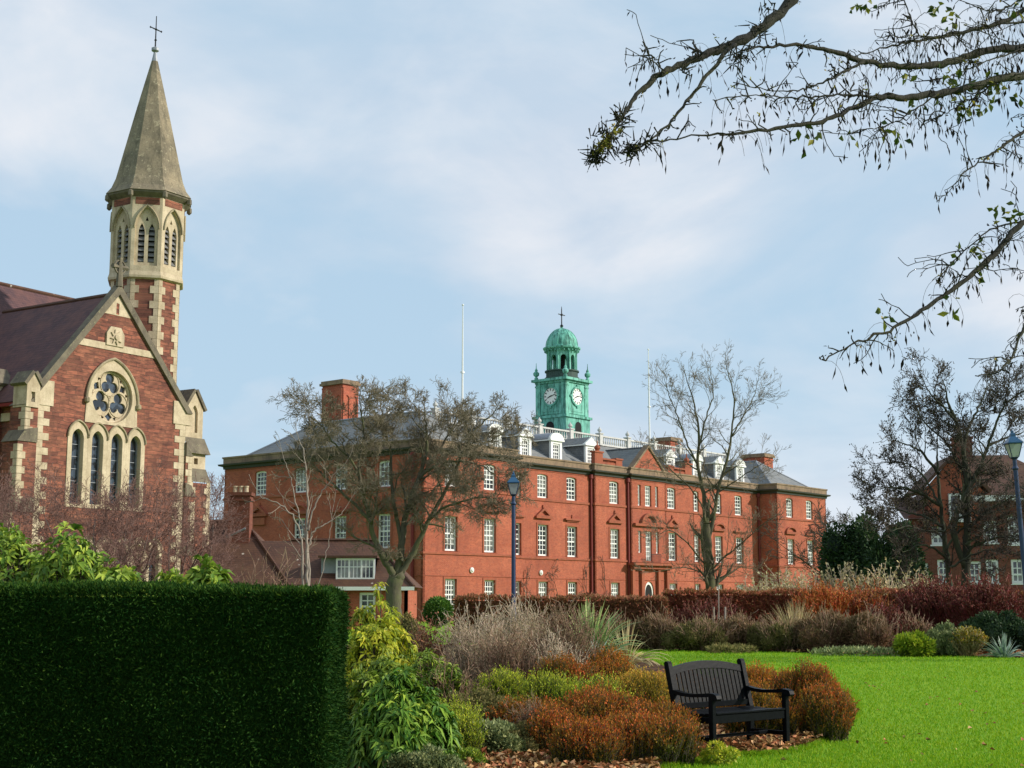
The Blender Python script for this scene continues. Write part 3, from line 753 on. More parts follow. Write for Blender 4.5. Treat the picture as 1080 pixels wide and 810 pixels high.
# clock turret
cx, cy = -.1, 9.6
tw = MB(); h = 1.9
tw.box(cx-h-.1, cx+h+.1, cy-h-.1, cy+h+.1, 16.6, 19.55)
tw.box(cx-h-.28, cx+h+.28, cy-h-.28, cy+h+.28, 19.553, 19.8)
for f_ in range(4):
    pass
tw.box(cx-h+.12, cx+h-.12, cy-h+.12, cy+h-.12, 19.803, 23.1)
for sx in (-1, 1):
    for sy in (-1, 1):
        X, Y = cx+sx*(h-.28), cy+sy*(h-.28); tw.box(X-.28, X+.28, Y-.28, Y+.28, 19.81, 23.09)
        tw.box(X-.33, X+.33, Y-.33, Y+.33, 22.75, 22.9)
tw.box(cx-h-.05, cx+h+.05, cy-h-.05, cy+h+.05, 23.1, 23.3); tw.box(cx-h-.32, cx+h+.32, cy-h-.32, cy+h+.32, 23.303, 23.55)
turret = tw.build('clock_turret', M['copper'], bb)
def face_frames():
    return [frame((cx-h+.12, cy-h+.12), (1, 0)), frame((cx-h+.12, cy+h-.12), (0, -1)), frame((cx+h-.12, cy-h+.12), (0, 1)), frame((cx+h-.12, cy+h-.12), (-1, 0))]
W2 = 2*(h-.12)
mm_ = MB()
for fr in face_frames():
    mm_.plate(fr, rect(.5, W2-.5, 19.95, 23.0), [[(W2/2+.98*math.cos(q), 21.75+.98*math.sin(q)) for q in np.linspace(0, 2*math.pi, 28, endpoint=False)]], 0, .07)
    mm_.plate(fr, rect(.75, W2-.75, 20.2, 20.55), [], .07, .1)
    r_ = MB()
    c_ = MB(); c_.add([fr(W2/2+.84*math.cos(q), 21.75+.84*math.sin(q), .12) for q in np.linspace(0, 2*math.pi, 32, endpoint=False)], [tuple(range(32))])
    cf = c_.build('clock_face', M['clockwhite'], turret)
    r_.plate(fr, [(W2/2+1.0*math.cos(q), 21.75+1.0*math.sin(q)) for q in np.linspace(0, 2*math.pi, 32, endpoint=False)],
             [[(W2/2+.83*math.cos(q), 21.75+.83*math.sin(q)) for q in np.linspace(0, 2*math.pi, 32, endpoint=False)]], .0, .2)
    for q in (0, math.pi/2, math.pi, 1.5*math.pi):
        uu, vv = W2/2+1.08*math.cos(q), 21.75+1.08*math.sin(q); r_.plate(fr, [(uu-.1,vv-.1),(uu+.1,vv-.1),(uu+.1,vv+.1),(uu-.1,vv+.1)], [], .0, .22)
    r_.build('clock_ring', M['copper'], turret)
    hd = MB()
    for k in range(12):
        q = k*math.pi/6; r0, r1 = .56, .76; dw = .05
        p = [(W2/2+r0*math.sin(q)-dw*math.cos(q), 21.75+r0*math.cos(q)+dw*math.sin(q)), (W2/2+r1*math.sin(q)-dw*math.cos(q), 21.75+r1*math.cos(q)+dw*math.sin(q)),
             (W2/2+r1*math.sin(q)+dw*math.cos(q), 21.75+r1*math.cos(q)-dw*math.sin(q)), (W2/2+r0*math.sin(q)+dw*math.cos(q), 21.75+r0*math.cos(q)-dw*math.sin(q))]
        hd.plate(fr, p, [], .121, .14)
    for ang, L, dw in ((rad(248), .48, .06), (rad(76), .72, .045)):   # hour hand near eight, minute hand near the quarter
        sx, sz = math.sin(ang), math.cos(ang)
        p = [(W2/2-sx*.14-sz*dw, 21.75-sz*.14+sx*dw), (W2/2-sx*.14+sz*dw, 21.75-sz*.14-sx*dw), (W2/2+sx*L+sz*dw*.5, 21.75+sz*L-sx*dw*.5), (W2/2+sx*L-sz*dw*.5, 21.75+sz*L+sx*dw*.5)]
        hd.plate(fr, p, [], .145 if dw > .05 else .165, .16 if dw > .05 else .18)
    hd.build('clock_hands', M['iron'], turret)
mm_.build('clock_panel', M['copper'], turret)
m = MB()
for fr in face_frames()[:2]:
    m.plate(fr, [(W2/2-.5,17.6),(W2/2+.5,17.6)]+[(W2/2+.5*math.cos(q), 18.7+.5*math.sin(q)) for q in np.linspace(0, math.pi, 10)], [], .2, .25)
m.build('turret_opening', M['darkin'], turret)
# corner urns
m = MB()
for sx in (-1, 1):
    for sy in (-1, 1):
        m.lathe([(.2,23.55),(.2,23.75),(.1,23.85),(.3,24.05),(.32,24.25),(.12,24.45),(.16,24.55),(.05,24.75),(.02,25.3)], 10, (cx+sx*1.85, cy+sy*1.85))
m.build('urn', M['copper'], turret)
# open lantern
m = MB(); m.lathe([(1.75,23.55),(1.75,23.8),(1.62,23.82),(1.62,24.35),(1.75,24.37),(1.75,24.5)], 24, (cx, cy)); m.build('lantern_base', M['copperdark'], turret)
m = MB()
for k in range(8):
    a = math.pi/8+k*math.pi/4; a1 = a+math.pi/4
    P0 = (cx+1.5*math.cos(a1), cy+1.5*math.sin(a1)); P1 = (cx+1.5*math.cos(a), cy+1.5*math.sin(a)); L = math.hypot(P0[0]-P1[0], P0[1]-P1[1])
    fr = frame(P1, (P0[0]-P1[0], P0[1]-P1[1]))
    hole = [(L/2-.31,24.52),(L/2+.31,24.52)]+[(L/2+.31*math.cos(q), 25.7+.36*math.sin(q)) for q in np.linspace(0, math.pi, 10)]
    m.plate(fr, [(0,24.5),(L,24.5),(L,26.6),(0,26.6)], [hole], -.25, 0, back=True)
    m.lathe([(.14,24.5),(.11,24.6),(.1,26.3),(.15,26.4),(.15,26.6)], 8, P1)
m.build('lantern', M['copper'], turret, fixn=True)
m = MB(); m.lathe([(.3,24.5),(.32,26.3)], 12, (cx, cy)); m.build('bell', M['darkin'], turret)
prof = [(1.6,26.55),(1.72,26.6),(1.9,26.72),(1.92,26.86),(1.7,26.9)]+[(1.66*math.cos(q), 26.95+1.95*math.sin(q)) for q in np.linspace(.05, math.pi/2-.06, 12)]+[(.14,29.0),(.1,29.1)]
m = MB(); m.lathe(prof, 28, (cx, cy)); dome = m.build('dome', M['copper'], turret, smooth=False)
m = MB()
for k in range(8):
    a = k*math.pi/4+math.pi/8; m.tube([(cx+(1.66*math.cos(q)+.01)*math.cos(a), cy+(1.66*math.cos(q)+.01)*math.sin(a), 26.95+1.95*math.sin(q)) for q in np.linspace(.05, math.pi/2-.05, 10)], .035, 5)
for k in range(24):
    a = k*math.pi/12; X, Y = cx+1.72*math.cos(a), cy+1.72*math.sin(a); m.box(X-.06, X+.06, Y-.06, Y+.06, 26.44, 26.6)
m.build('dome_ribs', M['copper'], turret)
m = MB(); m.lathe([(.12,29.05),(.18,29.2),(.06,29.35),(.05,30.9),(.02,31.2)], 8, (cx, cy)); m.box(cx-.55, cx+.55, cy-.03, cy+.03, 30.3, 30.38)
m.lathe([(.02,30.2),(.14,30.28),(.14,30.4),(.02,30.48)], 8, (cx, cy)); m.build('cross', M['iron'], turret)

# ================================================================== CHURCH
ch = empty('church', (-23.3, 69.1, 0), math.atan2(.844, .536), label='red sandstone church with cream stone dressings, rose window and octagonal spire', cat='church')
AX = 4.85
frc = frame((0, 0), (1, 0))
def pointed(u, z0, zs, zt, w_, n=9):
    h = w_/2; r = ((zt-zs)**2+h*h)/(2*h) if zt-zs > h else h
    pts = [(u-h, z0), (u+h, z0)]
    cxr = u+h-r; a1 = math.atan2(zt-zs, u-cxr)
    pts += [(cxr+r*math.cos(q), zs+r*math.sin(q)) for q in np.linspace(0, a1, n)]
    cxl = u-h+r
    pts += [(cxl-r*math.cos(q), zs+r*math.sin(q)) for q in np.linspace(a1, 0, n)[1:]]
    return pts
circ = lambda u, z, r, n=36: [(u+r*math.cos(q), z+r*math.sin(q)) for q in np.linspace(0, 2*math.pi, n, endpoint=False)]
LX = (2.6, 3.88, 5.16, 6.44); RX, RZ = 4.72, 12.02
arX = (2.35, 3.5, 4.64, 5.78, 6.92, 8.02)
lan = [pointed(u, 6.3, 9.7, 10.2, .80) for u in LX]
arc_h = [pointed(u, 1.9, 4.0, 4.55, .72) for u in arX]
wm = MB()
wm.plate(frc, [(0,0),(10,0),(10,12.1),(AX,17.75),(0,12.1)], lan+arc_h+[circ(RX, RZ, 1.5)], -.45, 0)
# body of the transept and nave (plain walls where unseen)
for (a, b) in (((0,7),(0,0)), ((10,0),(10,7))):
    fr = frame(a, (b[0]-a[0], b[1]-a[1])); wm.plate(fr, [(0,0),(7,0),(7,11.3),(0,11.3)], [], -.3, 0)
for (a, b) in (((-16,7),(-.001,7)), ((10.001,7),(12.4,7)), ((12.4,7),(12.4,18)), ((12.4,18),(-16,18)), ((-16,18),(-16,7))):
    L = math.hypot(b[0]-a[0], b[1]-a[1]); fr = frame(a, (b[0]-a[0], b[1]-a[1]))
    wm.plate(fr, [(0,0),(L,0),(L,12.2),(0,12.2)], [], -.3, 0)
for x in (-16, 12.38):
    fr = frame((x, 7 if x > 0 else 18), (0, 1 if x > 0 else -1)); wm.plate(fr, [(0,12.19),(11,12.19),(5.5,19.6)], [], -.2, 0, back=True)
wm.build('wall', M['sandstone'], ch)
# roofs
rm = MB(); T_ = .18
def slab(vs, mb):
    vs = [np.array(v, float) for v in vs]; nn = np.cross(vs[1]-vs[0], vs[2]-vs[0]); nn /= np.linalg.norm(nn); nn *= np.sign(nn[2] if abs(nn[2]) > 1e-6 else 1)*T_
    n = len(vs); mb.add(list(vs)+[v+nn for v in vs], [tuple(range(n-1,-1,-1)), tuple(range(n, 2*n))]+[(i, (i+1) % n, n+(i+1) % n, n+i) for i in range(n)])
slab([(AX,.12,17.3),(AX,9.5,17.3),(-.45,9.5,11.15),(-.45,.12,11.15)], rm)
slab([(AX,.12,17.3),(10.4,.12,11.2),(10.4,9.5,11.2),(AX,9.5,17.3)], rm)
slab([(-16.3,12.5,19.75),(-16.3,6.6,11.9),(12.6,6.6,11.9),(12.6,12.5,19.75)], rm)
slab([(-16.3,12.5,19.75),(12.6,12.5,19.75),(12.6,18.4,11.9),(-16.3,18.4,11.9)], rm)
rm.build('roof', M['clay'], ch)
m = MB(); m.tube([(AX,.3,17.52),(AX,9.2,17.52)], .13, 6); m.tube([(-16.3,12.5,19.98),(12.6,12.5,19.98)], .13, 6); m.build('ridge_tiles', M['browntile'], ch)
# gable coping, kneelers, apex
cp = MB()
for x0 in (-.28, 10.28):
    s_ = 1 if x0 < 5 else -1; ze = 11.75
    cp.plate(frc, [(x0-s_*.12,ze),(x0+s_*.30,ze-.02),(AX+s_*.0,17.48),(AX+s_*.0,18.02)] if s_ > 0 else [(AX,18.02),(AX,17.48),(x0+s_*.30,ze-.02),(x0-s_*.12,ze)], [], -.35, .16, back=True)
cp.build('gable_coping', M['coping'], ch)
kn = MB()
kn.plate(frc, [(-.45,11.1),(.95,11.1),(.95,12.35),(.35,12.35),(-.45,11.74)], [], -.2, .07)
kn.plate(frc, [(10.45,11.1),(10.45,11.74),(9.65,12.35),(9.05,12.35),(9.05,11.1)], [], -.2, .07)
kn.plate(frc, [(AX-.95,16.35),(AX+.95,16.35),(AX,17.46)], [[(AX-.1,16.4),(AX+.1,16.4),(AX+.1,17.0),(AX-.1,17.0)]], -.02, .03)
# string band + medallion
kn.plate(frc, [(1.95,14.45),(7.65,14.45),(7.45,14.8),(2.2,14.8)], [], -.02, .05)
kn.plate(frc, [(4.12,14.7),(5.3,14.7),(5.3,15.35),(5.05,15.7),(4.37,15.7),(4.12,15.35)], [], -.02, .12)
st = [(4.71+(.42 if k % 2 == 0 else .2)*math.cos(k*math.pi/8+.2), 15.15+(.42 if k % 2 == 0 else .2)*math.sin(k*math.pi/8+.2)) for k in range(16)]
kn.plate(frc, st, [], .12, .19); kn.plate(frc, circ(4.71, 15.15, .14, 12), [], .19, .26)
# quoins
def quoins(mb, x, sgn, z0, z1, fr, step=.36, a=.42, b=.78, shift=None):
    z = z0; k = 0
    while z < z1:
        w_ = a if k % 2 else b; dx = shift(z) if shift else 0
        u0, u1 = sorted((x+dx, x+dx+sgn*w_)); mb.plate(fr, [(u0,z),(u1,z),(u1,z+step-.012),(u0,z+step-.012)], [], -.01, .028+.004*(k % 3)); z += step; k += 1
quoins(kn, 0, 1, 0.02, 11.0, frc); quoins(kn, 10, -1, 0.02, 11.0, frc)
frl = frame((0, 7), (0, -1)); quoins(kn, 7, -1, .02, 11, frl)
# rose window surround plate
kn.plate(frc, [(RX-1.75,10.55),(RX+1.75,10.55)]+pointed(RX, 11.6, 11.75, 13.95, 3.36, 12)[2:-0 or None], [circ(RX, RZ, 1.36)], -.38, .06)
# lancet surrounds (one block with four lights)
for u in LX:
    kn.plate(frc, pointed(u, 6.2, 9.75, 10.52, 1.274), [pointed(u, 6.4, 9.68, 10.16, .74)], -.4, .05)
for u in arX:
    kn.plate(frc, pointed(u, 1.8, 4.05, 4.78, 1.13), [pointed(u, 1.95, 4.0, 4.5, .68)], -.35, .05)
kn.build('dressed_stone', M['cream'], ch)
hm = MB()
for u in LX:
    p = pointed(u, 9.5, 9.75, 10.58, 1.30)[2:]; hm.tube([frc(a, b, .09) for a, b in p], .055, 5)
p = pointed(RX, 11.6, 11.75, 14.03, 3.46, 12)[2:]; hm.tube([frc(a, b, .1) for a, b in p], .075, 6)
for u in arX:
    p = pointed(u, 3.9, 4.05, 4.84, 1.15)[2:]; hm.tube([frc(a, b, .08) for a, b in p], .045, 5)
for xx in (RX-1.73, RX+1.73): hm.lathe([(.05,11.5),(.14,11.58),(.14,11.76),(.05,11.84)], 8, (xx, -.14))
hm.build('hood_mould', M['creamdirty'], ch)
# tracery: three trefoils in circles, quatrefoils at the rim
tr = MB(); lobes = []
holes = []
def trefoil(u, z, r, rot):
    pts = []
    for q in np.linspace(0, 2*math.pi, 48, endpoint=False):
        # union of three discs in polar form
        best = .3*r
        for k in range(3):
            a = rot+k*2*math.pi/3; dx = q-a; dd_ = .50*r; cc = math.cos(dx)
            disc = (.44*r)**2-(dd_*math.sin(dx))**2
            if disc > 0 and cc > 0: best = max(best, dd_*cc+math.sqrt(disc))
        pts.append((u+best*math.cos(q), z+best*math.sin(q)))
    return pts
for k in range(3):
    a = math.pi/2+k*2*math.pi/3; holes.append(trefoil(RX+.68*math.cos(a), RZ+.68*math.sin(a), .64, math.pi/2))
for k in range(3):
    a = -math.pi/2+k*2*math.pi/3
    u, z = RX+1.02*math.cos(a), RZ+1.02*math.sin(a)
    holes.append([(u+(.25 if j % 2 == 0 else .16)*math.cos(a+j*math.pi/4), z+(.25 if j % 2 == 0 else .16)*math.sin(a+j*math.pi/4)) for j in range(8)])
    for dq in (-.36, .36):
        u, z = RX+1.16*math.cos(a+dq), RZ+1.16*math.sin(a+dq)
        holes.append([(u+.13*math.cos(a+dq+j*2*math.pi/3), z+.13*math.sin(a+dq+j*2*math.pi/3)) for j in range(3)])
tr.plate(frc, circ(RX, RZ, 1.365), holes, -.34, -.2); rose = tr.build('rose_window', M['cream'], ch)
m = MB()
for k in range(3):
    a = math.pi/2+k*2*math.pi/3; m.tube([frc(u, z, -.18) for u, z in circ(RX+.70*math.cos(a), RZ+.70*math.sin(a), .635, 24)+[circ(RX+.70*math.cos(a), RZ+.70*math.sin(a), .635, 24)[0]]], .03, 5)
m.tube([frc(u, z, -.17) for u, z in circ(RX, RZ, 1.31, 36)+[circ(RX, RZ, 1.31, 36)[0]]], .07, 6); m.build('tracery_ring', M['cream'], rose)
m = MB(); m.add([frc(u, z, -.3) for u, z in circ(RX, RZ, 1.38)], [tuple(range(36))]); m.build('pane', M['stained'], rose)
def lancet_glass(u, z0, zs, zt, w_, name='lancet_window', bars=5):
    b = MB(); pts = pointed(u, z0, zs, zt, w_)
    b.plate(frc, pts, [[(u+(x-u)*.80, z0+.05+(z-z0)*.965) for x, z in pts]], -.3, -.22)
    for k in range(1, bars+1):
        z = z0+(zs-z0)*k/(bars+.5); b.box(u-w_/2+.03, u+w_/2-.03, .27, .285, z-.014, z+.014)
    o = b.build(name, M['creamdirty'] if name != 'lancet_window' else M['lead'], ch)
    g_ = MB(); g_.add([frc(x, z, -.295) for x, z in pts], [tuple(range(len(pts)))]); g_.build('pane', M['stained'], o)
for u in LX: lancet_glass(u, 6.3, 9.7, 10.2, .80)
for i, u in enumerate(arX):
    if i % 2 == 1: lancet_glass(u, 1.9, 4.0, 4.55, .72, 'arcade_window', 3)
    else:
        g_ = MB(); pts = pointed(u, 1.9, 4.0, 4.55, .72); g_.add([frc(x, z, -.2) for x, z in pts], [tuple(range(len(pts)))]); g_.build('blind_arch', M['cream'], ch)
# buttresses: profile in (x,z), stepped outwards
def buttress(x, sgn, steps, ya, yb, gabled=True):
    """steps: list of (projection, z_top) from top down"""
    b = MB(); q = MB(); w_ = MB(); last = 0
    for k, (pr, zt, zb_) in enumerate(steps):
        u0, u1 = sorted((x, x+sgn*pr)); b.box(u0, u1, ya+.001*k, yb-.001*k, zb_, zt)
        # sloped weathering on top
        V = [(x, ya-.06, zt+.003), (x+sgn*(pr+.08), ya-.06, zt+.003), (x+sgn*(pr+.08), yb+.06, zt+.003), (x, yb+.06, zt+.003), (x, ya-.06, zt+.75), (x+sgn*last, ya-.06, zt+.6), (x+sgn*last, yb+.06, zt+.6), (x, yb+.06, zt+.75)]
        w_.add(V, [(0,1,5,4),(1,2,6,5),(2,3,7,6),(4,5,6,7),(0,3,2,1),(0,4,7,3)])
        z = zb_; j = 0
        while z < zt-.3:
            ww = .28 if j % 2 else .45
            e0, e1 = sorted((x+sgn*pr, x+sgn*(pr-ww))); q.box(e0+.001, e1+.0, ya-.03, ya+.3, z, z+.34)
            q.box(min(x+sgn*pr, x+sgn*(pr+.03)), max(x+sgn*pr, x+sgn*(pr+.03)), ya-.02, ya+ww, z, z+.34); z += .36; j += 1
        last = pr
    o = b.build('buttress', M['sandstone'], ch); q.build('quoins', M['cream'], o); w_.build('weathering', M['coping'], o)
    return o
buttress(0, -1, [(.75, 11.0, 9.6), (1.1, 9.2, 6.2), (1.5, 5.8, 0)], .0-.12, 1.0)
buttress(10, 1, [(.45, 9.4, 7.6), (.75, 7.2, 4.4), (1.1, 4.0, 0)], -.12, .9)
# gabled kneeler pinnacle on the left corner
m = MB(); fr = frame((-.8, -.22), (1, 0))
m.plate(fr, [(0,10.9),(.78,10.9),(.78,12.0),(.39,12.6),(0,12.0)], [rect(.27, .50, 11.15, 11.65)], -1.0, 0, back=True)
m.build('pinnacle', M['cream'], ch)
m = MB(); slab([(-.88,-.3,11.95),(-.41,-.3,12.6),(-.41,.85,12.6),(-.88,.85,11.95)], m); slab([(.06,-.3,11.95),(-.41,-.3,12.6),(-.41,.85,12.6),(.06,.85,11.95)], m); m.build('pinnacle_roof', M['coping'], ch)
# small gablet on the transept eaves further along
m = MB(); fr = frame((-.45, 4.2), (0, -1)); m.plate(fr, [(0,11.4),(1.3,11.4),(1.3,12.3),(.65,13.0),(0,12.3)], [], -1.2, .05, back=True); m.build('gablet', M['cream'], ch)
m = MB(); slab([(-1.7,2.8,12.25),(-1.7,3.55,13.1),(.8,3.55,13.1),(.8,2.8,12.25)], m); slab([(-1.7,4.3,12.25),(-1.7,3.55,13.1),(.8,3.55,13.1),(.8,4.3,12.25)], m); m.build('gablet_roof', M['coping'], ch)
m = MB(); m.box(-.62, -.42, 1.0, 9, 11.05, 11.2); m.tube([(-.2,2.6,0),(-.2,2.6,11.1)], .1, 8); m.build('gutter', M['redpaint'], ch)
m = MB(); m.box(-.12, -.003, 1.0, 6.9, 10.4, 10.8); m.build('cornice_band', M['cream'], ch)
# apex cross
m = MB(); m.tube([(AX,-.05,17.9),(AX,-.05,19.2)], [.2,.11], 6)
for a in range(4):
    q = a*math.pi/2+math.pi/4*0; m.tube([(AX,-.05,18.95),(AX+.5*math.cos(q),-.05,18.95+.5*math.sin(q))], [.06,.15], 5)
m.tube([(AX+.36*math.cos(q), -.05, 18.95+.36*math.sin(q)) for q in np.linspace(0, 2*math.pi, 17)], .055, 5); m.build('gable_cross', M['coping'], ch)
# octagonal tower
TX, TY = 9.02, 2.45; R8 = math.pi/8
def octo(R): return [(TX+R*math.cos(R8+k*math.pi/4), TY+R*math.sin(R8+k*math.pi/4)) for k in range(8)]
m = MB(); m.lathe([(1.97,8),(1.97,19.15)], 8, (TX, TY), R8); tower = m.build('tower', M['sandstone'], ch)
q = MB(); P = octo(1.97)
for i in range(8):
    a, b = P[i], P[(i+1) % 8]; L = math.hypot(b[0]-a[0], b[1]-a[1]); fr = frame(a, (b[0]-a[0], b[1]-a[1]))
    quoins(q, 0, 1, 9, 18.8, fr, .42, .24, .46); quoins(q, L, -1, 9, 18.8, fr, .42, .24, .46)
q.build('quoins', M['cream'], tower)
bf = MB(); P = octo(2.12); lv = MB(); ho = MB(); redp = MB()
for i in range(8):
    a, b = P[i], P[(i+1) % 8]; L = math.hypot(b[0]-a[0], b[1]-a[1]); fr = frame(a, (b[0]-a[0], b[1]-a[1])); c_ = L/2
    hs = [pointed(c_-.27, 19.95, 21.6, 22.15, .34, 6), pointed(c_+.27, 19.95, 21.6, 22.15, .34, 6), [(c_-.09,22.3),(c_+.09,22.3),(c_,22.55)]]
    big = pointed(c_, 19.75, 21.85, 23.05, 1.24)
    bf.plate(fr, [(0,19.2),(L,19.2),(L,23.75),(0,23.75)], [big], -.16, 0)
    bf.plate(fr, [(u, z) for u, z in big], hs, -.34, -.14)
    p = pointed(c_, 21.4, 21.85, 23.15, 1.34)[2:]; ho.tube([fr(u, z, .05) for u, z in p], .05, 5)
    redp.plate(fr, [(.16,23.2),(L-.16,23.2),(L-.16,23.6),(.16,23.6)], [[(c_-.02,23.21),(c_+.02,23.21),(c_,23.3)]], .003, .012)
    for side in (-.27, .27):
        for z in np.arange(20.05, 22.0, .3):
            v = [fr(c_+side-.19, z, -.18), fr(c_+side+.19, z, -.18), fr(c_+side+.19, z+.2, -.34), fr(c_+side-.19, z+.2, -.34)]
            lv.add(v+[(x, y, zz-.05) for x, y, zz in v], [(0,1,2,3),(7,6,5,4),(0,4,5,1)])
bf.lathe([(2.0,19.0),(2.18,19.08),(2.2,19.2),(2.12,19.45)], 8, (TX, TY), R8, cap=False)
belf = bf.build('belfry', M['cream'], tower); lv.build('louvre', M['louvre'], tower); ho.build('hood_mould', M['creamdirty'], tower); redp.build('brick_panel', M['sandstone'], tower)
m = MB(); m.lathe([(1.72,19.3),(1.72,23.7)], 8, (TX, TY), R8); m.build('belfry_core', M['darkin'], tower)
m = MB(); m.lathe([(2.1,23.6),(2.3,23.75),(2.42,23.85),(2.44,23.97)], 8, (TX, TY), R8)
for (x, y) in octo(2.4): m.lathe([(.05,23.5),(.15,23.6),(.14,23.85),(.05,23.95)], 6, (x, y))
m.build('tower_cornice', M['coping'], tower)
m = MB(); m.lathe([(2.5,23.96),(2.2,24.35),(1.98,24.9),(1.50,26.9),(1.02,28.9),(.52,30.9),(.19,32.2)], 8, (TX, TY), R8); m.build('spire', M['spire'], tower)
m = MB(); m.lathe([(.21,32.1),(.08,32.75),(.22,32.85),(.22,33.0),(.05,33.1)], 8, (TX, TY), R8); m.build('spire_cap', M['lead'], tower)
m = MB(); m.tube([(TX,TY,33.0),(TX,TY,34.95)], [.045,.025], 6); u_ = (.85, .5)
for s_ in (-1, 1): m.tube([(TX,TY,34.15),(TX+s_*.42,TY,34.15)], [.04,.03], 6); m.lathe([(.01,34.08),(.06,34.15),(.01,34.22)], 6, (TX+s_*.42, TY))
for z in (33.5, 34.15): m.lathe([(.02,z-.08),(.09,z),(.02,z+.08)], 6, (TX, TY))
m.build('cross', M['iron'], tower)
# annex at the right with gabled buttress
m = MB(); m.box(10.2, 13.0, 3.4, 6.9, 0, 11.4); an = m.build('annex', M['sandstone'], ch)
m = MB(); slab([(9.9,3.2,15.2),(9.9,6.9,15.2),(13.2,6.9,11.2),(13.2,3.2,11.2)], m); m.build('annex_roof', M['clay'], an)
m = MB(); fr = frame((12.75, 2.75), (1, 0))
m.plate(fr, [(0,10.9),(1.35,10.9),(1.35,12.6),(.68,13.6),(0,12.6)], [pointed(.68, 11.2, 12.3, 12.8, .5)], -1.3, 0, back=True)
m.plate(fr, [(-.05,9.1),(1.45,9.1),(1.45,10.0),(-.05,10.0)], [rect(.55, .85, 9.35, 9.7)], -1.3, .2)
gb = m.build('gabled_buttress', M['cream'], ch)
m = MB(); m.add([fr(u, z, -.15) for u, z in pointed(.68, 11.2, 12.3, 12.8, .5)], [tuple(range(19))]); m.build('blind_panel', M['cream'], gb)
m = MB(); slab([(12.65,2.65,12.5),(13.43,2.65,13.65),(13.43,4.2,13.65),(12.65,4.2,12.5)], m); slab([(14.2,2.65,12.5),(13.43,2.65,13.65),(13.43,4.2,13.65),(14.2,4.2,12.5)], m)
m.add([fr(-.12,10.9,.02),fr(1.5,10.9,.02),fr(1.62,9.95,.45),fr(-.2,9.95,.45)], [(0,1,2,3)]); m.add([fr(-.1,9.1,.22),fr(1.5,9.1,.22),fr(1.6,8.3,.55),fr(-.2,8.3,.55)], [(0,1,2,3)])
m.add([fr(1.5,10.9,.02),fr(1.62,9.95,.45),fr(1.62,9.95,-1.3),fr(1.5,10.9,-1.3)], [(0,1,2,3)])
m.build('weathering', M['coping'], gb)
m = MB(); m.box(12.65, 14.35, 2.25, 4.0, 0, 8.25); m.build('shaft', M['sandstone'], gb)
m = MB(); frb = frame((12.65, 2.25), (1, 0)); quoins(m, 0, 1, .02, 8, frb, .38, .3, .5); quoins(m, 1.7, -1, .02, 8, frb, .38, .3, .5)
frs = frame((12.65, 4.0), (0, -1)); quoins(m, 1.75, -1, .02, 8, frs, .38, .3, .5); m.build('quoins', M['cream'], gb)

# ================================================================== LOW TILED HOUSE
lh = empty('tiled_house', (-10, 80, 0), 0, label='low house with big brown clay tile roof and white dormer window before the brick building', cat='house')
def LX_(px, Y): return at(px, 600, Y)[0]+10
m = MB(); xr = LX_(437, 80); fr = frame((-12, 0), (1, 0)); uw = LX_(388, 80)+12
m.plate(fr, [(0,0),(xr-.35+12,0),(xr-.35+12,2.3),(0,2.3)], [rect(uw-.45, uw+.45, .5, 2.02)], -.2, 0)
m.plate(frame((xr-.35, 0), (0, 1)), rect(0, 8, 0, 2.3), [], -.2, 0); m.plate(frame((-12, 8), (0, -1)), rect(0, 8, 0, 2.3), [], -.2, 0)
m.plate(frame((xr-.35, 8), (-1, 0)), rect(0, xr-.35+12, 0, 2.3), [], -.2, 0)
m.build('wall', M['brick'], lh); put_window(lh, fr, uw, .5, 2.02, .9, 2, 4, 0, .1)
xb0 = LX_(286, 84); xb1 = LX_(394, 84)
def hipped(mb, x0, x1, y0, y1, ze, xr0, xr1, yr, zr):
    mb.add([(x0,y0,ze),(x1,y0,ze),(x1,y1,ze),(x0,y1,ze),(xr0,yr,zr),(xr1,yr,zr)], [(0,1,5,4),(1,2,5),(2,3,4,5),(3,0,4),(3,2,1,0)])
m = MB(); hipped(m, -12.4, xr, -.35, 8.4, 2.32, -10, xb1, 4, 5.05)
xa = LX_(257, 84); hipped(m, -20, xa+3.4, -.5, 9.2, 2.33, -17, xa, 4.2, 6.15)
m.build('roof', M['browntile'], lh)
m = MB(); m.tube([(xa,4.2,6.2),(-17,4.2,6.2)], .12, 6); m.tube([(xa,4.2,6.2),(xa+3.4,-.5,2.4)], .1, 6); m.tube([(xb1,4,5.1),(-3,4,5.1)], .11, 6); m.tube([(xb1,4,5.1),(xr,-.35,2.36)], .1, 6)
m.build('ridge_tiles', M['browntile'], lh)
m = MB(); m.box(-12, xr+.03, -.42, -.36, 2.14, 2.34); m.build('fascia', M['white'], lh)
# flat-topped dormer
dx0, dx1 = LX_(353, 79.8), LX_(394, 79.8); m = MB(); zt = 3.95
m.box(dx0-.9, dx1-.0, .9, 3.4, 2.6, zt); dm = m.build('dormer', M['lead'], lh)
m = MB(); m.box(dx0-1.0, dx1+.15, .2, 3.6, zt+.003, zt+.12); m.build('dormer_roof', M['browntile'], dm)
fr = frame((dx0, .45), (1, 0)); W = dx1-dx0
m = MB(); m.box(dx0, dx1, .46, 3.0, 2.72, zt-.01); m.build('dormer_cheek', M['lead'], dm)
m = MB(); m.plate(fr, rect(0, W, 2.7, zt-.02), [rect(.09+(W-.09)*k/3, (W-.09)*(k+1)/3, 2.85, zt-.14) for k in range(3)], -.01, .08)
for k in range(3):
    for j in (1, 2):
        x = dx0+.09+(W-.09)*k/3+((W-.09)/3-.09)*j/3; m.box(x-.02, x+.02, .40, .43, 2.85, zt-.14)
m.box(dx0+.05, dx1-.05, .395, .425, 3.42, 3.47); m.box(dx0-.05, dx1+.05, .3, .45, 2.62, 2.69)
